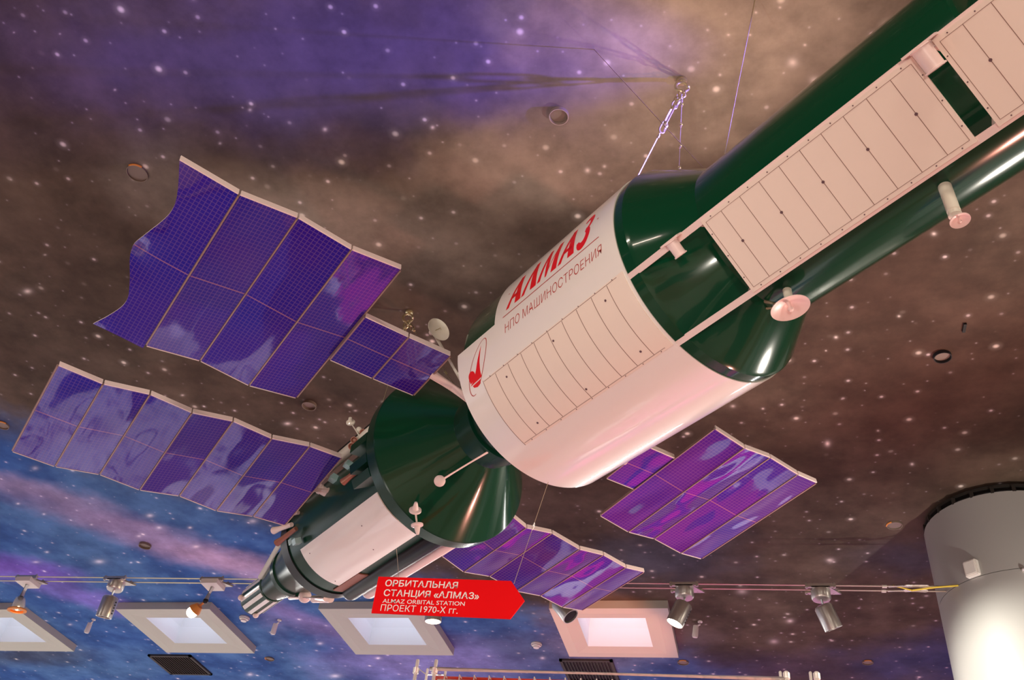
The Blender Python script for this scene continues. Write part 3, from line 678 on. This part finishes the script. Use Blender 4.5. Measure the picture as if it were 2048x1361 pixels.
# ------------------------------------------------------------------ solar wings
WP = {
"AL": (4, 2, -1, [2.8117, -0.7654, 0.022, 0.0088, -0.1007, 0.1407, 0.875, 0.2192, 0.2896, 0.2007, 0.0087, -0.0237, 0.0195, -0.0085, 0.0257, -0.0097, -0.0073, 0.0013, 0.0052, 0.0226, 0.0041, -0.0024, -0.0124, -0.0122]),
"AR": (4, 1, 1, [2.7241, 0.814, 0.0632, 0.0065, 0.0805, -0.1539, 0.7819, 0.181, 0.276, 0.1761, -0.0038, 0.0076, -0.0228, 0.0013, -0.0229, 0.0164, 0.0095, 0.004, -0.0057, -0.0054, -0.0038, -0.0046, 0.019]),
"BL": (7, 0, -1, [3.8243, -0.3628, -0.063, -0.0135, -0.1731, 0.2183, 0.5821, 0.1852, 0.3, 0.2, 0.0, -0.014, 0.0054, 0.0223, -0.0079, 0.0174, -0.0083, -0.0042, -0.0069, 0.0, 0.04, 0.0038, 0.0058, 0.0008, -0.006, -0.0144, -0.0006, -0.0291]),
"BR": (5, 0, 1, [3.7114, 0.6382, -0.0086, 0.1123, 0.0964, -0.1846, 0.4904, 0.1746, 0.3, 0.2, 0.0, -0.0005, 0.0251, -0.0211, -0.0012, -0.02, 0.0172, 0.0, 0.0308, 0.0174, -0.0039, -0.0174, -0.018, -0.009])}
CURL = [(0.997, -0.438), (0.824, -0.344), (0.732, -0.272), (0.726, -0.213), (0.783, -0.161), (0.886, -0.095), (0.97, -0.026), (0.971, 0.025), (0.932, 0.074), (0.762, 0.16), (0.652, 0.237), (0.644, 0.284), (0.693, 0.33), (0.806, 0.395), (0.949, 0.459)]
def solar_slab(name, parent, A0, A1, B0, B1, mat, n, th=.010):
    """A0-A1 inboard chord edge, B0-B1 outboard chord edge; film on the underside, white edge around"""
    bm = bmesh.new(); uvl = bm.loops.layers.uv.new('UVMap')
    lo = [A0, B0, B1, A1]
    top = [p+n*th for p in lo]
    v = [bm.verts.new(p) for p in lo+top]
    f = bm.faces.new(v[:4]); f.material_index = 0
    wd = (B0-A0).length; ln = (A1-A0).length
    for l, (a_, b_) in zip(f.loops, ((0, -ln/2), (wd, -ln/2), (wd, ln/2), (0, ln/2))): l[uvl].uv = (a_, b_)
    for q in ((7, 6, 5, 4), (0, 4, 5, 1), (1, 5, 6, 2), (2, 6, 7, 3), (3, 7, 4, 0)): bm.faces.new([v[i] for i in q]).material_index = 1
    return part(name, bm, [mat, M_edge], parent, smooth=False)
def wing(key, mat, label, extra=0):
    nw, ns, sg, p = WP[key]
    s, y, z, ua, ue, tw, Lc, w_, l_, lw, so = p[:11]; d = p[11:12+nw]; e = p[12+nw:13+nw+ns]; tt = p[13+nw+ns:]
    def LV(v): return v
    a_ = V((1, 0, 0)); h_ = V((0, -1, 0)); z_ = V((0, 0, 1))
    u = sg*h_*math.cos(ue)*math.cos(ua)+a_*math.cos(ue)*math.sin(ua)+z_*math.sin(ue)
    c0_ = (a_-a_.dot(u)*u).normalized()
    def cr3(p_, q_):
        return p_.cross(q_)
    n0 = cr3(u, c0_); c_ = math.cos(tw)*c0_+math.sin(tw)*n0; n_ = cr3(u, c_)
    O = L(s, y, z)
    Wm = [O+u*w_*i+n_*d[i]+c_*tt[i] for i in range(nw+1)]
    Sm = [O-u*lw*i+n_*e[i]+c_*so for i in range(ns+1)]
    if extra:
        Wm = [O-u*w_*k+n_*(.02 if k % 2 else 0) for k in range(extra, 0, -1)]+Wm
    up_ = n_ if n_.z > 0 else -n_
    # frame: white bars at the near and far chord ends, hinge bars on the seams
    bm = bmesh.new()
    def bar(P_, Q_, cd_, wd_, h0, h1, mi=0):
        hexa(bm, [P_+cd_*-wd_+up_*h0, Q_+cd_*-wd_+up_*h0, Q_+cd_*wd_+up_*h0, P_+cd_*wd_+up_*h0, P_+cd_*-wd_+up_*h1, Q_+cd_*-wd_+up_*h1, Q_+cd_*wd_+up_*h1, P_+cd_*wd_+up_*h1], mi)
    g_ = .004
    def bars(Ms, ln, first_hinge=True, skip_last=False):
        m_ = len(Ms)
        for i in range(m_-1):
            A_, B_ = Ms[i], Ms[i+1]; uu = (B_-A_).normalized()
            bar(A_+uu*g_-c_*(ln/2+.003), B_-uu*g_-c_*(ln/2+.003), c_, .003, -.002, .020)
            if not (skip_last and i == m_-2): bar(A_+uu*g_+c_*(ln/2+.002), B_-uu*g_+c_*(ln/2+.002), c_, .0015, -.002, .012)
        for i in range(m_):
            if skip_last and i == m_-1: continue
            bar(Ms[i]-c_*ln/2*.985, Ms[i]+c_*ln/2*.985, u*1.0, .0028, -.003, .009, 1)
    bars(Wm, Lc, skip_last=(key == 'AL'))
    if ns: bars(Sm, l_)
    if ns:
        e_ = Sm[-1]; rootp = rt(2.78, .17, 272 if sg < 0 else 88)
        tube(bm, [e_+up_*.012, rootp], .021, 18, mi=2)
    elif sg > 0 or True:
        e_ = Wm[0]; tube(bm, [e_+up_*.02, rt(3.9, .27, 272 if sg < 0 else 88)], .017, 14, mi=2)
    fr = part('solar_wing', bm, [M_edge, M_hinge, M_pink], label=label, smooth=False)
    def seg(A_, B_, ln, mat_):
        uu = (B_-A_).normalized(); return solar_slab('solar_panel', fr, A_+uu*g_-c_*ln/2, A_+uu*g_+c_*ln/2, B_-uu*g_-c_*ln/2, B_-uu*g_+c_*ln/2, mat_, up_)
    for i in range(len(Wm)-1):
        if key == 'AL' and i == len(Wm)-2:
            # outermost leaf: the film has curled back from its outer edge
            A_, B_ = Wm[i], Wm[i+1]; bm = bmesh.new(); uvl = bm.loops.layers.uv.new('UVMap'); NJ = 56; NI = 10
            def edge_at(t_):
                for (f0_, t0_), (f1_, t1_) in zip(CURL, CURL[1:]):
                    if t0_ <= t_ <= t1_:
                        q_ = (t_-t0_)/(t1_-t0_); q_ = q_; return f0_+(f1_-f0_)*q_
                return CURL[0][0] if t_ < CURL[0][1] else CURL[-1][0]
            gd = []
            for j in range(NJ+1):
                t_ = -Lc/2+(Lc*.5+.459)*j/NJ; fm = edge_at(t_); fm = (fm+edge_at(t_-.02)+edge_at(t_+.02))/3; row = []
                for i2 in range(NI+1):
                    f_ = .02+(fm-.02)*i2/NI
                    bend = max(0, (f_-.35))**2
                    lift = bend*(.030*math.sin(t_*13+.6)+.020*math.sin(t_*24))
                    row.append((A_.lerp(B_, f_)+c_*t_+up_*lift, f_, t_))
                gd.append(row)
            vs_ = [[bm.verts.new(q_[0]) for q_ in r_] for r_ in gd]; vt_ = [[bm.verts.new(q_[0]+up_*.003) for q_ in r_] for r_ in gd]
            for j in range(NJ):
                for i2 in range(NI):
                    for gg, mi in ((vs_, 0), (vt_, 1)):
                        f = bm.faces.new([gg[j][i2], gg[j][i2+1], gg[j+1][i2+1], gg[j+1][i2]]); f.material_index = mi
                        for l_o, (jj, ii) in zip(f.loops, ((j, i2), (j, i2+1), (j+1, i2+1), (j+1, i2))): l_o[uvl].uv = (gd[jj][ii][1]*w_, gd[jj][ii][2])
            for j in range(NJ):
                for i2 in (0, NI): bm.faces.new([vs_[j][i2], vs_[j+1][i2], vt_[j+1][i2], vt_[j][i2]]).material_index = 1
            for i2 in range(NI):
                for j in (0, NJ): bm.faces.new([vs_[j][i2], vs_[j][i2+1], vt_[j][i2+1], vt_[j][i2]]).material_index = 1
            part('curled_solar_panel', bm, [mat, M_edge], fr, 'outermost violet leaf with a ragged curled edge')
            continue
        seg(Wm[i], Wm[i+1], Lc, mat)
    for i in range(len(Sm)-1): seg(Sm[i+1], Sm[i], l_, mat)
wing('AL', M_solA, 'big violet solar wing on the left with a curled tip')
wing('AR', M_solC, 'violet solar wing reaching right beyond the white hull')
wing('BL', M_solB, 'long violet solar wing of seven leaves reaching far left')
wing('BR', M_solC, 'magenta violet solar wing above the red arrow sign', 2)
# ------------------------------------------------------------------ hanging hardware
def ring_pts(c, ax, r, n=28):
    x, y, d = frame_of(ax); c = V(c); return [c+(x*math.cos(2*PI*k/n)+y*math.sin(2*PI*k/n))*r for k in range(n)]
def eye_bolt(loc, label):
    t = thing('eye_bolt', label, 'eye bolt', loc, 'ceiling eye bolts')
    bm = bmesh.new(); lathe(bm, (0, 0, -.012), (0, 0, 1), [(0, .022), (.005, .024), (.011, .024)], 20); obj('base_plate', bm, M_steel, t)
    bm = bmesh.new(); tube(bm, ring_pts((0, 0, -.052), (-.3, 1, .15), .029), .0075, 10, True); lathe(bm, (0, 0, -.025), (0, 0, 1), [(0, .009), (.02, .009)], 10); obj('ring', bm, M_steel, t)
    return t
B1 = V((-.15, 2.48, CEIL)); B2 = V((-1.90, 3.85, CEIL))
eye_bolt(B1, 'steel eye bolt at the top, nearer the narrow hull, holding two chains')
eye_bolt(B2, 'steel eye bolt just left of the round white dish')
def chain(a, b_, label, name='hanging_chain', link=.060, wd=.030, wr=.0045, nbig=4, cable=True, clips=6):
    a, b_ = V(a), V(b_); d = (b_-a); ln = d.length; d.normalize(); x, y, _ = frame_of(d)
    root = thing(name, label, 'chain', a, 'chains carrying the station')
    t = 0
    for k in range(nbig):
        Lk = link*(1.0 if k != 2 else 1.9); c = d*(t+Lk/2-.004*k)
        bm = bmesh.new(); tube(bm, link_pts(c, d, x if k % 2 else y, Lk, wd if k != 2 else wd*.6), wr, 8, True); obj('link', bm, M_steel, root)
        t += Lk-.010
    bm = bmesh.new(); tube(bm, [d*t, d*(ln)], .0024, 8); obj('wire_rope', bm, M_steel, root)
    for k in range(clips):
        c = d*(t+.02+(ln-t-.04)*k/max(1, clips-1)); bm = bmesh.new(); lathe(bm, c-d*.008, d, [(0, .006), (.016, .006)], 10)
        tube(bm, [c, c+x*.014], .003, 6); tube(bm, [c+y*.006, c+y*.006+x*.012-d*.006], .0025, 6); obj('clip', bm, M_steel, root)
E1 = world(rt(1.74, .415, 2)); E2 = world(rt(2.38, .415, 2)); E3 = world(rt(3.23, .404, 0)); E4 = world(rt(4.25, .27, 2))
T1 = B1-V((0, 0, .078)); T2 = B2-V((0, 0, .078))
chain(T1, E1, 'steel chain hanging straight down from the near eye bolt', nbig=2, clips=6)
chain(T1, E2, 'steel chain slanting down left from the near eye bolt', link=.055, nbig=4, clips=4)
chain(T2, E3, 'steel chain slanting down right from the far eye bolt', link=.05, nbig=3, clips=5)
chain(T2, E4, 'thick steel chain dropping from the far eye bolt behind the solar strip', link=.05, nbig=3, clips=3)
def wire(name, pts, r, mat, label, cat='wire', group=None):
    bm = bmesh.new(); tube(bm, [V(p)-V(pts[0]) for p in pts], r, 6); o = obj(name, bm, mat); o.location = pts[0]; return tag(o, label, cat, group)
wire('suspension_wire', [(.19, 2.11, CEIL), world(rt(1.52, .36, 0))], .0028, M_wire, 'bright steel wire running from the top edge down to the green hull')
wire('suspension_wire', [(-.52, 2.26, CEIL), world(rt(1.50, .36, 15))], .0016, M_tan, 'thin orange-brown wire crossing beside the near chain')
# round rings and ports on the ceiling
def port(x, y, r, label, mat, h=.022):
    arc = {-3.06: -70, 1.06: -150, -5.46: -60, -5.17: 200, -0.7: -90, 1.01: -90}.get(x)
    if arc is not None: h = .012
    t = thing('ceiling_port', label, 'ceiling port', (x, y, CEIL), 'round ceiling ports')
    bm = bmesh.new(); lathe(bm, (0, 0, -h), (0, 0, 1), [(0, r), (h, r), (h, r-.004), (.0, r-.004), (0, r)], 36, cap=False); obj('rim', bm, mat if arc is None else M_ringb, t)
    if arc is not None:
        bm = bmesh.new(); tube(bm, [(math.cos(rad(arc+k))*r, math.sin(rad(arc+k))*r, -h*.55) for k in range(-38, 39, 6)], h*.5, 8); obj('painted_glow_arc', bm, mat, t)  # lamp glow inside the hole, painted as a solid orange arc
    bm = bmesh.new(); lathe(bm, (0, 0, -.003), (0, 0, 1), [(0, r-.005), (.002, r-.005)], 30); obj('cover', bm, M_portcover, t)
M_portcover = pbr('mural_toned_cover', (.22, .17, .14), .7)
M_ringb = pbr('dull_brown_rim', (.20, .15, .11), .5); M_rings = pbr('silver_rim', (.60, .52, .46), .35, .6)
port(-.74, 2.58, .047, 'silver rimmed ring on the ceiling left of the near eye bolt', M_rings)
port(-3.06, 2.61, .058, 'orange-glow port above the tip of the big solar wing', M_ringo)
port(-2.90, 4.69, .05, 'dim port between the two left solar wings', M_ringb)
port(-5.28, 6.58, .055, 'dark rimmed port on the pink streak of the mural', M_ringb)
port(1.18, 4.57, .05, 'dim port on the dark ceiling at the right, below a slot', M_hole)
port(1.06, 6.51, .055, 'orange-glow port just left of the column top', M_ringo)
port(-5.46, 4.73, .05, 'orange-glow port at the left edge of the photo', M_ringo)
port(-5.17, 9.10, .05, 'orange-glow port on the blue mural right of the second skylight', M_ringo)
port(-.70, 9.07, .055, 'orange-glow port right of the slatted vent', M_ringo)
port(1.01, 9.02, .05, 'orange-glow port above the right end of the rack', M_ringo)
bm = bmesh.new(); box(bm, (-.008, -.035, -.012), (.008, .035, 0)); o = obj('ceiling_slot', bm, M_slot, smooth=False); o.location = (1.27, 4.33, CEIL); tag(o, 'short black slot cover on the dark ceiling at the right', 'slot')
for x, y, lb in ((-4.99, 8.07, 'round white smoke detector right of the second skylight'), (-2.09, 8.66, 'round white smoke detector between the arrow sign and the pinkish skylight')):
    t = thing('smoke_detector', lb, 'smoke detector', (x, y, CEIL), 'smoke detectors')
    bm = bmesh.new(); lathe(bm, (0, 0, 0), (0, 0, -1), [(0, .052), (.012, .055), (.022, .05), (.03, .032), (.045, .028), (.048, 0)], 28); obj('housing', bm, M_white_plastic, t)
    bm = bmesh.new(); lathe(bm, (0, 0, -.024), (0, 0, -1), [(0, .051), (.004, .050)], 24, cap=False); obj('vent_ring', bm, M_hole, t)
for x, y, lb in ((-.47, 8.17, 'right of the pinkish skylight'), (-4.63, 8.15, 'between the second skylight and the one behind the sign'), (-6.78, 8.14, 'between the two leftmost skylights')):
    t = thing('security_camera', 'small white capsule camera '+lb, 'camera', (x, y, CEIL), 'white ceiling cameras')
    bm = bmesh.new(); lathe(bm, (.0, -.02, 0), (0, 0, -1), [(0, .022), (.01, .022)], 16); tube(bm, [(.0, -.02, -.005), (0, -.02, -.03), (-.035, -.0, -.04)], .008, 8); obj('bracket', bm, M_white_plastic, t)
    bm = bmesh.new(); c = V((-.04, 0, -.035)); d = V((-.12, .15, -1)).normalized(); lathe(bm, c, d, [(-.004, .016), (0, .024), (.09, .027), (.105, .022), (.11, .0)], 20); obj('body', bm, M_white_plastic, t)
# ------------------------------------------------------------------ cable lighting
ZC = CZ+3.11
def cy(x, o=0): return 5.93+o+(x+6.03)*.0405
for o_, lb in ((0, 'tensioned lighting cable, the nearer of the pair'), (.09, 'tensioned lighting cable, the farther of the pair')):
    wire('lighting_cable', [(-14, cy(-14, o_), ZC), (1.30, cy(1.30, o_*.75), ZC)], .0055, M_wire, lb, 'cable', 'pair of lighting cables')
def canopy(root, rnd):
    bm = bmesh.new()
    if rnd: lathe(bm, (0, .045, -.085), (0, 0, 1), [(0, .058), (.012, .066), (.065, .066), (.07, .05)], 28)
    else: box(bm, (-.07, -.03, -.05), (.07, .11, -.012))
    obj('canopy', bm, M_alu if rnd else M_white_plastic, root)
    bm = bmesh.new()
    for y_ in (0, .09):
        box(bm, (-.10, y_-.010, -.016), (.10, y_+.010, .010))
        for sx in (-.09, .09): lathe(bm, (sx, y_, -.022), (0, 0, 1), [(0, .008), (.04, .008)], 8)
    hexa(bm, [V(q) for q in ((-.06, -.01, -.02), (.06, -.01, -.02), (.14, .1, -.02), (.04, .1, -.02), (-.06, -.01, -.008), (.06, -.01, -.008), (.14, .1, -.008), (.04, .1, -.008))])
    obj('cable_clamp', bm, M_alu, root, smooth=False)
def head(root, c, d, r=.062, ln=.17, lit=True, mat=None):
    c, d = V(c), V(d).normalized()
    bm = bmesh.new(); lathe(bm, c, d, [(0, r*.55), (.006, r*.85), (.02, r), (ln, r), (ln, r*.9), (ln-.02, r*.86), (ln-.022, 0)], 36, cap=True); h_ = obj('lamp_head', bm, mat or M_alu, root)
    x, y, _ = frame_of(d)
    bm = bmesh.new(); 
    for k in range(5):
        q = c+d*(.04+k*.022)+y*(r-.001); hexa(bm, [q+x*-.006+d*0, q+x*.006, q+x*.006+d*.012, q+x*-.006+d*.012, q+x*-.006+y*.003, q+x*.006+y*.003, q+x*.006+y*.003+d*.012, q+x*-.006+y*.003+d*.012])
    obj('cooling_slots', bm, M_slot, h_, smooth=False)
    bm = bmesh.new(); lathe(bm, c+d*(ln-.012), d, [(0, r*.84), (.004, r*.7), (.008, 0)], 24); obj('lamp_lens', bm, M_lampglass if lit else M_hole, h_)
    bm = bmesh.new(); tube(bm, [V((0, .045, -.08)), c+d*.03], .011, 8); obj('swivel_arm', bm, M_alu, root)
def track_lamp(x, label, kind, d=(0, 0, -1), lit=True, c=(0, .045, -.12)):
    r = thing('cable_spotlight', label, 'spotlight', (x, cy(x), ZC), 'spotlights on the cable pair')
    canopy(r, kind == 'head')
    if kind == 'head': head(r, c, d, lit=lit)
    return r
track_lamp(-4.95, 'brushed metal cylinder spotlight with a dark slot, second lamp from the left', 'head', (-.12, .18, -1), False, (-.0, .045, -.135))
track_lamp(-2.28, 'spotlight mostly behind the red arrow sign, only its glow showing below', 'head', (.05, .12, -1))
track_lamp(-1.36, 'spotlight whose cylinder pokes out under the magenta solar wing', 'head', (.62, -.1, -.75), False)
track_lamp(-.46, 'brushed metal cylinder spotlight glowing downward left, over the pinkish skylight corner', 'head', (-.42, .0, -.9))
track_lamp(.46, 'brushed metal cylinder spotlight pointing down right, the one nearest the column', 'head', (.36, .30, -.9), False)
def stem_lamp(x, label, lit, bx):
    r = thing('cable_spotlight', label, 'spotlight', (x, cy(x), ZC), 'spotlights on the cable pair'); canopy(r, False)
    bm = bmesh.new(); tube(bm, [(0, .045, -.04), (bx*.2, .045, -.155)], .018, 12); st = obj('stem', bm, M_alu, r)
    bm = bmesh.new(); dome(bm, (bx*.2, .045, -.165), (0, 0, 1), .022, 12, 8); obj('joint', bm, M_black, r)
    if lit:
        b_ = V((bx, .06, -.235)); bm = bmesh.new(); tube(bm, [(bx*.2, .045, -.165), b_], .012, 8); lathe(bm, b_, V((-.7, .2, -.6)), [(-.05, .03), (-.01, .05), (.0, .052)], 24); obj('lamp_shade', bm, M_ringo, r)
        bm = bmesh.new(); dome(bm, b_+V((-.015, 0, -.015)), (0, 0, 1), .042, 24, 14); obj('bulb', bm, M_lampglass, r)
    else:
        bm = bmesh.new(); lathe(bm, (bx*.2, .045, -.165), (.1, .1, -1), [(0, .035), (.03, .045), (.09, .055), (.09, .05), (.03, .04), (0, .03)], 28, cap=False); obj('glass_shade', bm, M_shade, r)
        bm = bmesh.new(); lathe(bm, V((bx*.2, .045, -.165))+V((.1, .1, -1)).normalized()*.09, (.1, .1, -1), [(0, .05), (.006, .072), (.016, .074), (.02, .05)], 30, cap=False); obj('shade_ring', bm, M_ringo, r)
        bm = bmesh.new(); dome(bm, V((bx*.2+.01, .055, -.245)), (0, 0, 1), .012, 12, 8); obj('bulb', bm, M_lampglass, r)
M_shade = pbr('clear_glass_shade', (.8, .78, .76), .08); M_shade.node_tree.nodes['Principled BSDF'].inputs['Transmission Weight'].default_value = .85
stem_lamp(-5.76, 'stemmed spotlight with clear shade and orange ring, the leftmost lamp', False, -.02)
stem_lamp(-4.10, 'stemmed spotlight with a glowing bare bulb over the second skylight', True, -.10)
# cable fixings by the column
for o_, nm in ((0, 'near'), (.0675, 'far')):
    t = thing('turnbuckle', 'steel turnbuckle on the %ser cable beside the column' % nm, 'turnbuckle', (1.0, cy(1.0, o_), ZC), 'cable turnbuckles')
    bm = bmesh.new(); tube(bm, link_pts((0.08, 0, 0), (1, .04, 0), (0, 1, 0), .15, .026), .004, 6, True); obj('frame', bm, M_chrome, t)
    bm = bmesh.new(); tube(bm, [(-.10, 0, 0), (.05, 0, 0)], .008, 8); lathe(bm, (-.14, 0, 0), (1, 0, 0), [(0, .012), (.03, .012)], 10); obj('threaded_rod', bm, M_chrome, t)
wire('feed_wire', [(.93, cy(.93)+.01, ZC+.01), (1.05, cy(1.05)+.02, ZC-.02), (1.2, cy(1.2), ZC-.005), (1.33, 6.17, ZC-.02)], .006, M_cyellow, 'yellow insulated feed wire looped between the cables and the column', 'wire')
ang = rad(-131.5); c = V((CX+math.cos(ang)*CR, CY+math.sin(ang)*CR, CZ+3.15)); n_ = V((math.cos(ang), math.sin(ang), 0)); t_ = V((-n_.y, n_.x, 0))
t = thing('junction_box', 'white plastic junction box fixed on the column by the cable end', 'junction box', c)
bm = bmesh.new(); hexa(bm, [n_*q_+t_*i_*.046+V((0, 0, j_*.055)) for q_ in (-.006, .035) for i_, j_ in ((-1, -1), (1, -1), (1, 1), (-1, 1))])
bmesh.ops.bevel(bm, geom=bm.edges[:], offset=.006, segments=2, affect='EDGES'); obj('housing', bm, M_white_plastic, t)
bm = bmesh.new(); hexa(bm, [n_*q_+t_*i_*.035+V((0, 0, j_*.042)) for q_ in (.034, .038) for i_, j_ in ((-1, -1), (1, -1), (1, 1), (-1, 1))]); obj('lid', bm, M_white_plastic, t)
# ------------------------------------------------------------------ red arrow sign
phi = rad(5); sd = V((math.cos(phi), math.sin(phi), 0)); sn = V((math.sin(phi), -math.cos(phi), 0)); up3 = V((0, 0, 1))
SO = V((-1.43042, 3.17352, 1.64473+CZ))
SG = thing('arrow_sign', 'red arrow-shaped hanging sign with white Cyrillic and Latin lettering', 'sign', SO)
def sp_(u, v_, q=0): return sd*u+up3*v_+sn*q
bm = bmesh.new(); out = [(0, 0), (.533, 0), (.593, -.079), (.546, -.154), (.002, -.152)]
A = [bm.verts.new(sp_(u, v_, 0)) for u, v_ in out]; B = [bm.verts.new(sp_(u, v_, -.006)) for u, v_ in out]
bm.faces.new(A); bm.faces.new(B[::-1])
for k in range(5): bm.faces.new([A[k], A[(k+1) % 5], B[(k+1) % 5], B[k]])
obj('board', bm, M_sign, SG, smooth=False)
for txt, u, v_, w_, cap, bold in (('ОРБИТАЛЬНАЯ', .034, -.040, .292, .0275, .014), ('СТАНЦИЯ «АЛМАЗ»', .036, -.081, .380, .0275, .014), ('ALMAZ ORBITAL STATION', .038, -.110, .326, .0175, .004), ('ПРОЕКТ 1970-Х гг.', .036, -.143, .305, .0265, 0)):
    bm = text_bm(txt, w_, cap, bold=bold)
    for q in bm.verts: q.co = sp_(u+q.co.x, v_+q.co.y, .0015)
    obj('lettering', bm, M_signw, SG, smooth=False)
a_ = SO+sp_(.085, -.004, 0); wire('sign_wire', [a_, world(rt(3.62, .30, 176))], .0009, M_wire, 'hair-thin wire at the left end of the arrow sign', 'wire', 'sign wires')
a_ = SO+sp_(.545, -.012, 0); e_ = world(rt(2.50, .417, 172)); wire('sign_wire', [a_, e_], .0009, M_wire, 'hair-thin wire at the right end of the arrow sign', 'wire', 'sign wires')
d_ = (e_-a_); bm = bmesh.new(); lathe(bm, (0, 0, 0), d_, [(0, .001), (.01, .004), (.025, .004), (.035, .001)], 10); o = obj('wire_tensioner', bm, M_chrome); o.location = a_+d_*.52; tag(o, 'tiny shiny tensioner on the right sign wire', 'wire tensioner')
# ------------------------------------------------------------------ chrome rack at the bottom edge
RK = thing('chrome_rack', 'chrome tube and wire mesh rack with a red beam at the bottom edge', 'rack', (-1.38, 3.63, 0))
zt = CZ+1.5; X0, X1, Y0 = 0.0, 1.47, 0.0
def post(x, y, z, r, cap=True):
    bm = bmesh.new(); lathe(bm, (x, y, 0), (0, 0, 1), [(0, r), (z-.006, r), (z-.002, r*.8), (z, r*.4)], 14); obj('post', bm, M_tube, RK)
for x, y, z, r in ((0, 0, zt, .0075), (.035, .04, zt-.022, .0055), (.082, 0, zt, .0075), (.115, .04, zt-.022, .0055), (1.465, .0, zt-.03, .006), (1.487, 0, zt-.03, .010), (1.575, .0, zt-.03, .006), (1.597, 0, zt-.03, .010)): post(x, y, z, r)
bm = bmesh.new(); tube(bm, [(.06, 0, zt-.040), (1.49, 0, zt-.060)], .0085, 14); obj('top_bar', bm, M_tube, RK)
bm = bmesh.new(); tube(bm, [(.0, .0, zt-.035), (.035, .04, zt-.05), (.12, .04, zt-.05)], .003, 6); tube(bm, [(1.487, 0, zt-.09), (1.597, 0, zt-.09)], .003, 6); tube(bm, [(.10, 0, zt-.085), (1.50, 0, zt-.105)], .003, 6)
obj('cross_wires', bm, M_tube, RK)
bm = bmesh.new(); hexa(bm, [V(q) for q in ((.07, .03, zt-.083), (1.50, .03, zt-.103), (1.50, .045, zt-.103), (.07, .045, zt-.083), (.07, .03, zt-.058), (1.50, .03, zt-.078), (1.50, .045, zt-.078), (.07, .045, zt-.058))]); obj('red_beam', bm, M_redbeam, RK, smooth=False)
bm = bmesh.new()
for k in range(22):
    x = .13+k*.063; zz_ = zt-.052-.014*x; tube(bm, [(x, -.004, zz_-.010), (x, -.004, zz_-.9)], .0026, 6); tube(bm, [(x, -.004, zz_-.012), (x, .03, zz_-.012)], .0026, 6)
    if k % 1 == 0: tube(bm, [(x+.031, .05, zz_-.030), (x+.031, .05, zz_-.9)], .0022, 6)
for k in range(9): tube(bm, [(.10, -.004, zt-.10-.1*k), (1.50, -.004, zt-.12-.1*k)], .0022, 6)
obj('wire_mesh', bm, M_tube, RK)
for xx, yy in ((.0, 0), (.082, 0), (1.487, 0), (1.597, 0)):
    bm = bmesh.new(); lathe(bm, (xx, yy, zt-.06), (0, 0, 1), [(0, .013), (.022, .013)], 14); obj('joint_collar', bm, M_tube, RK)
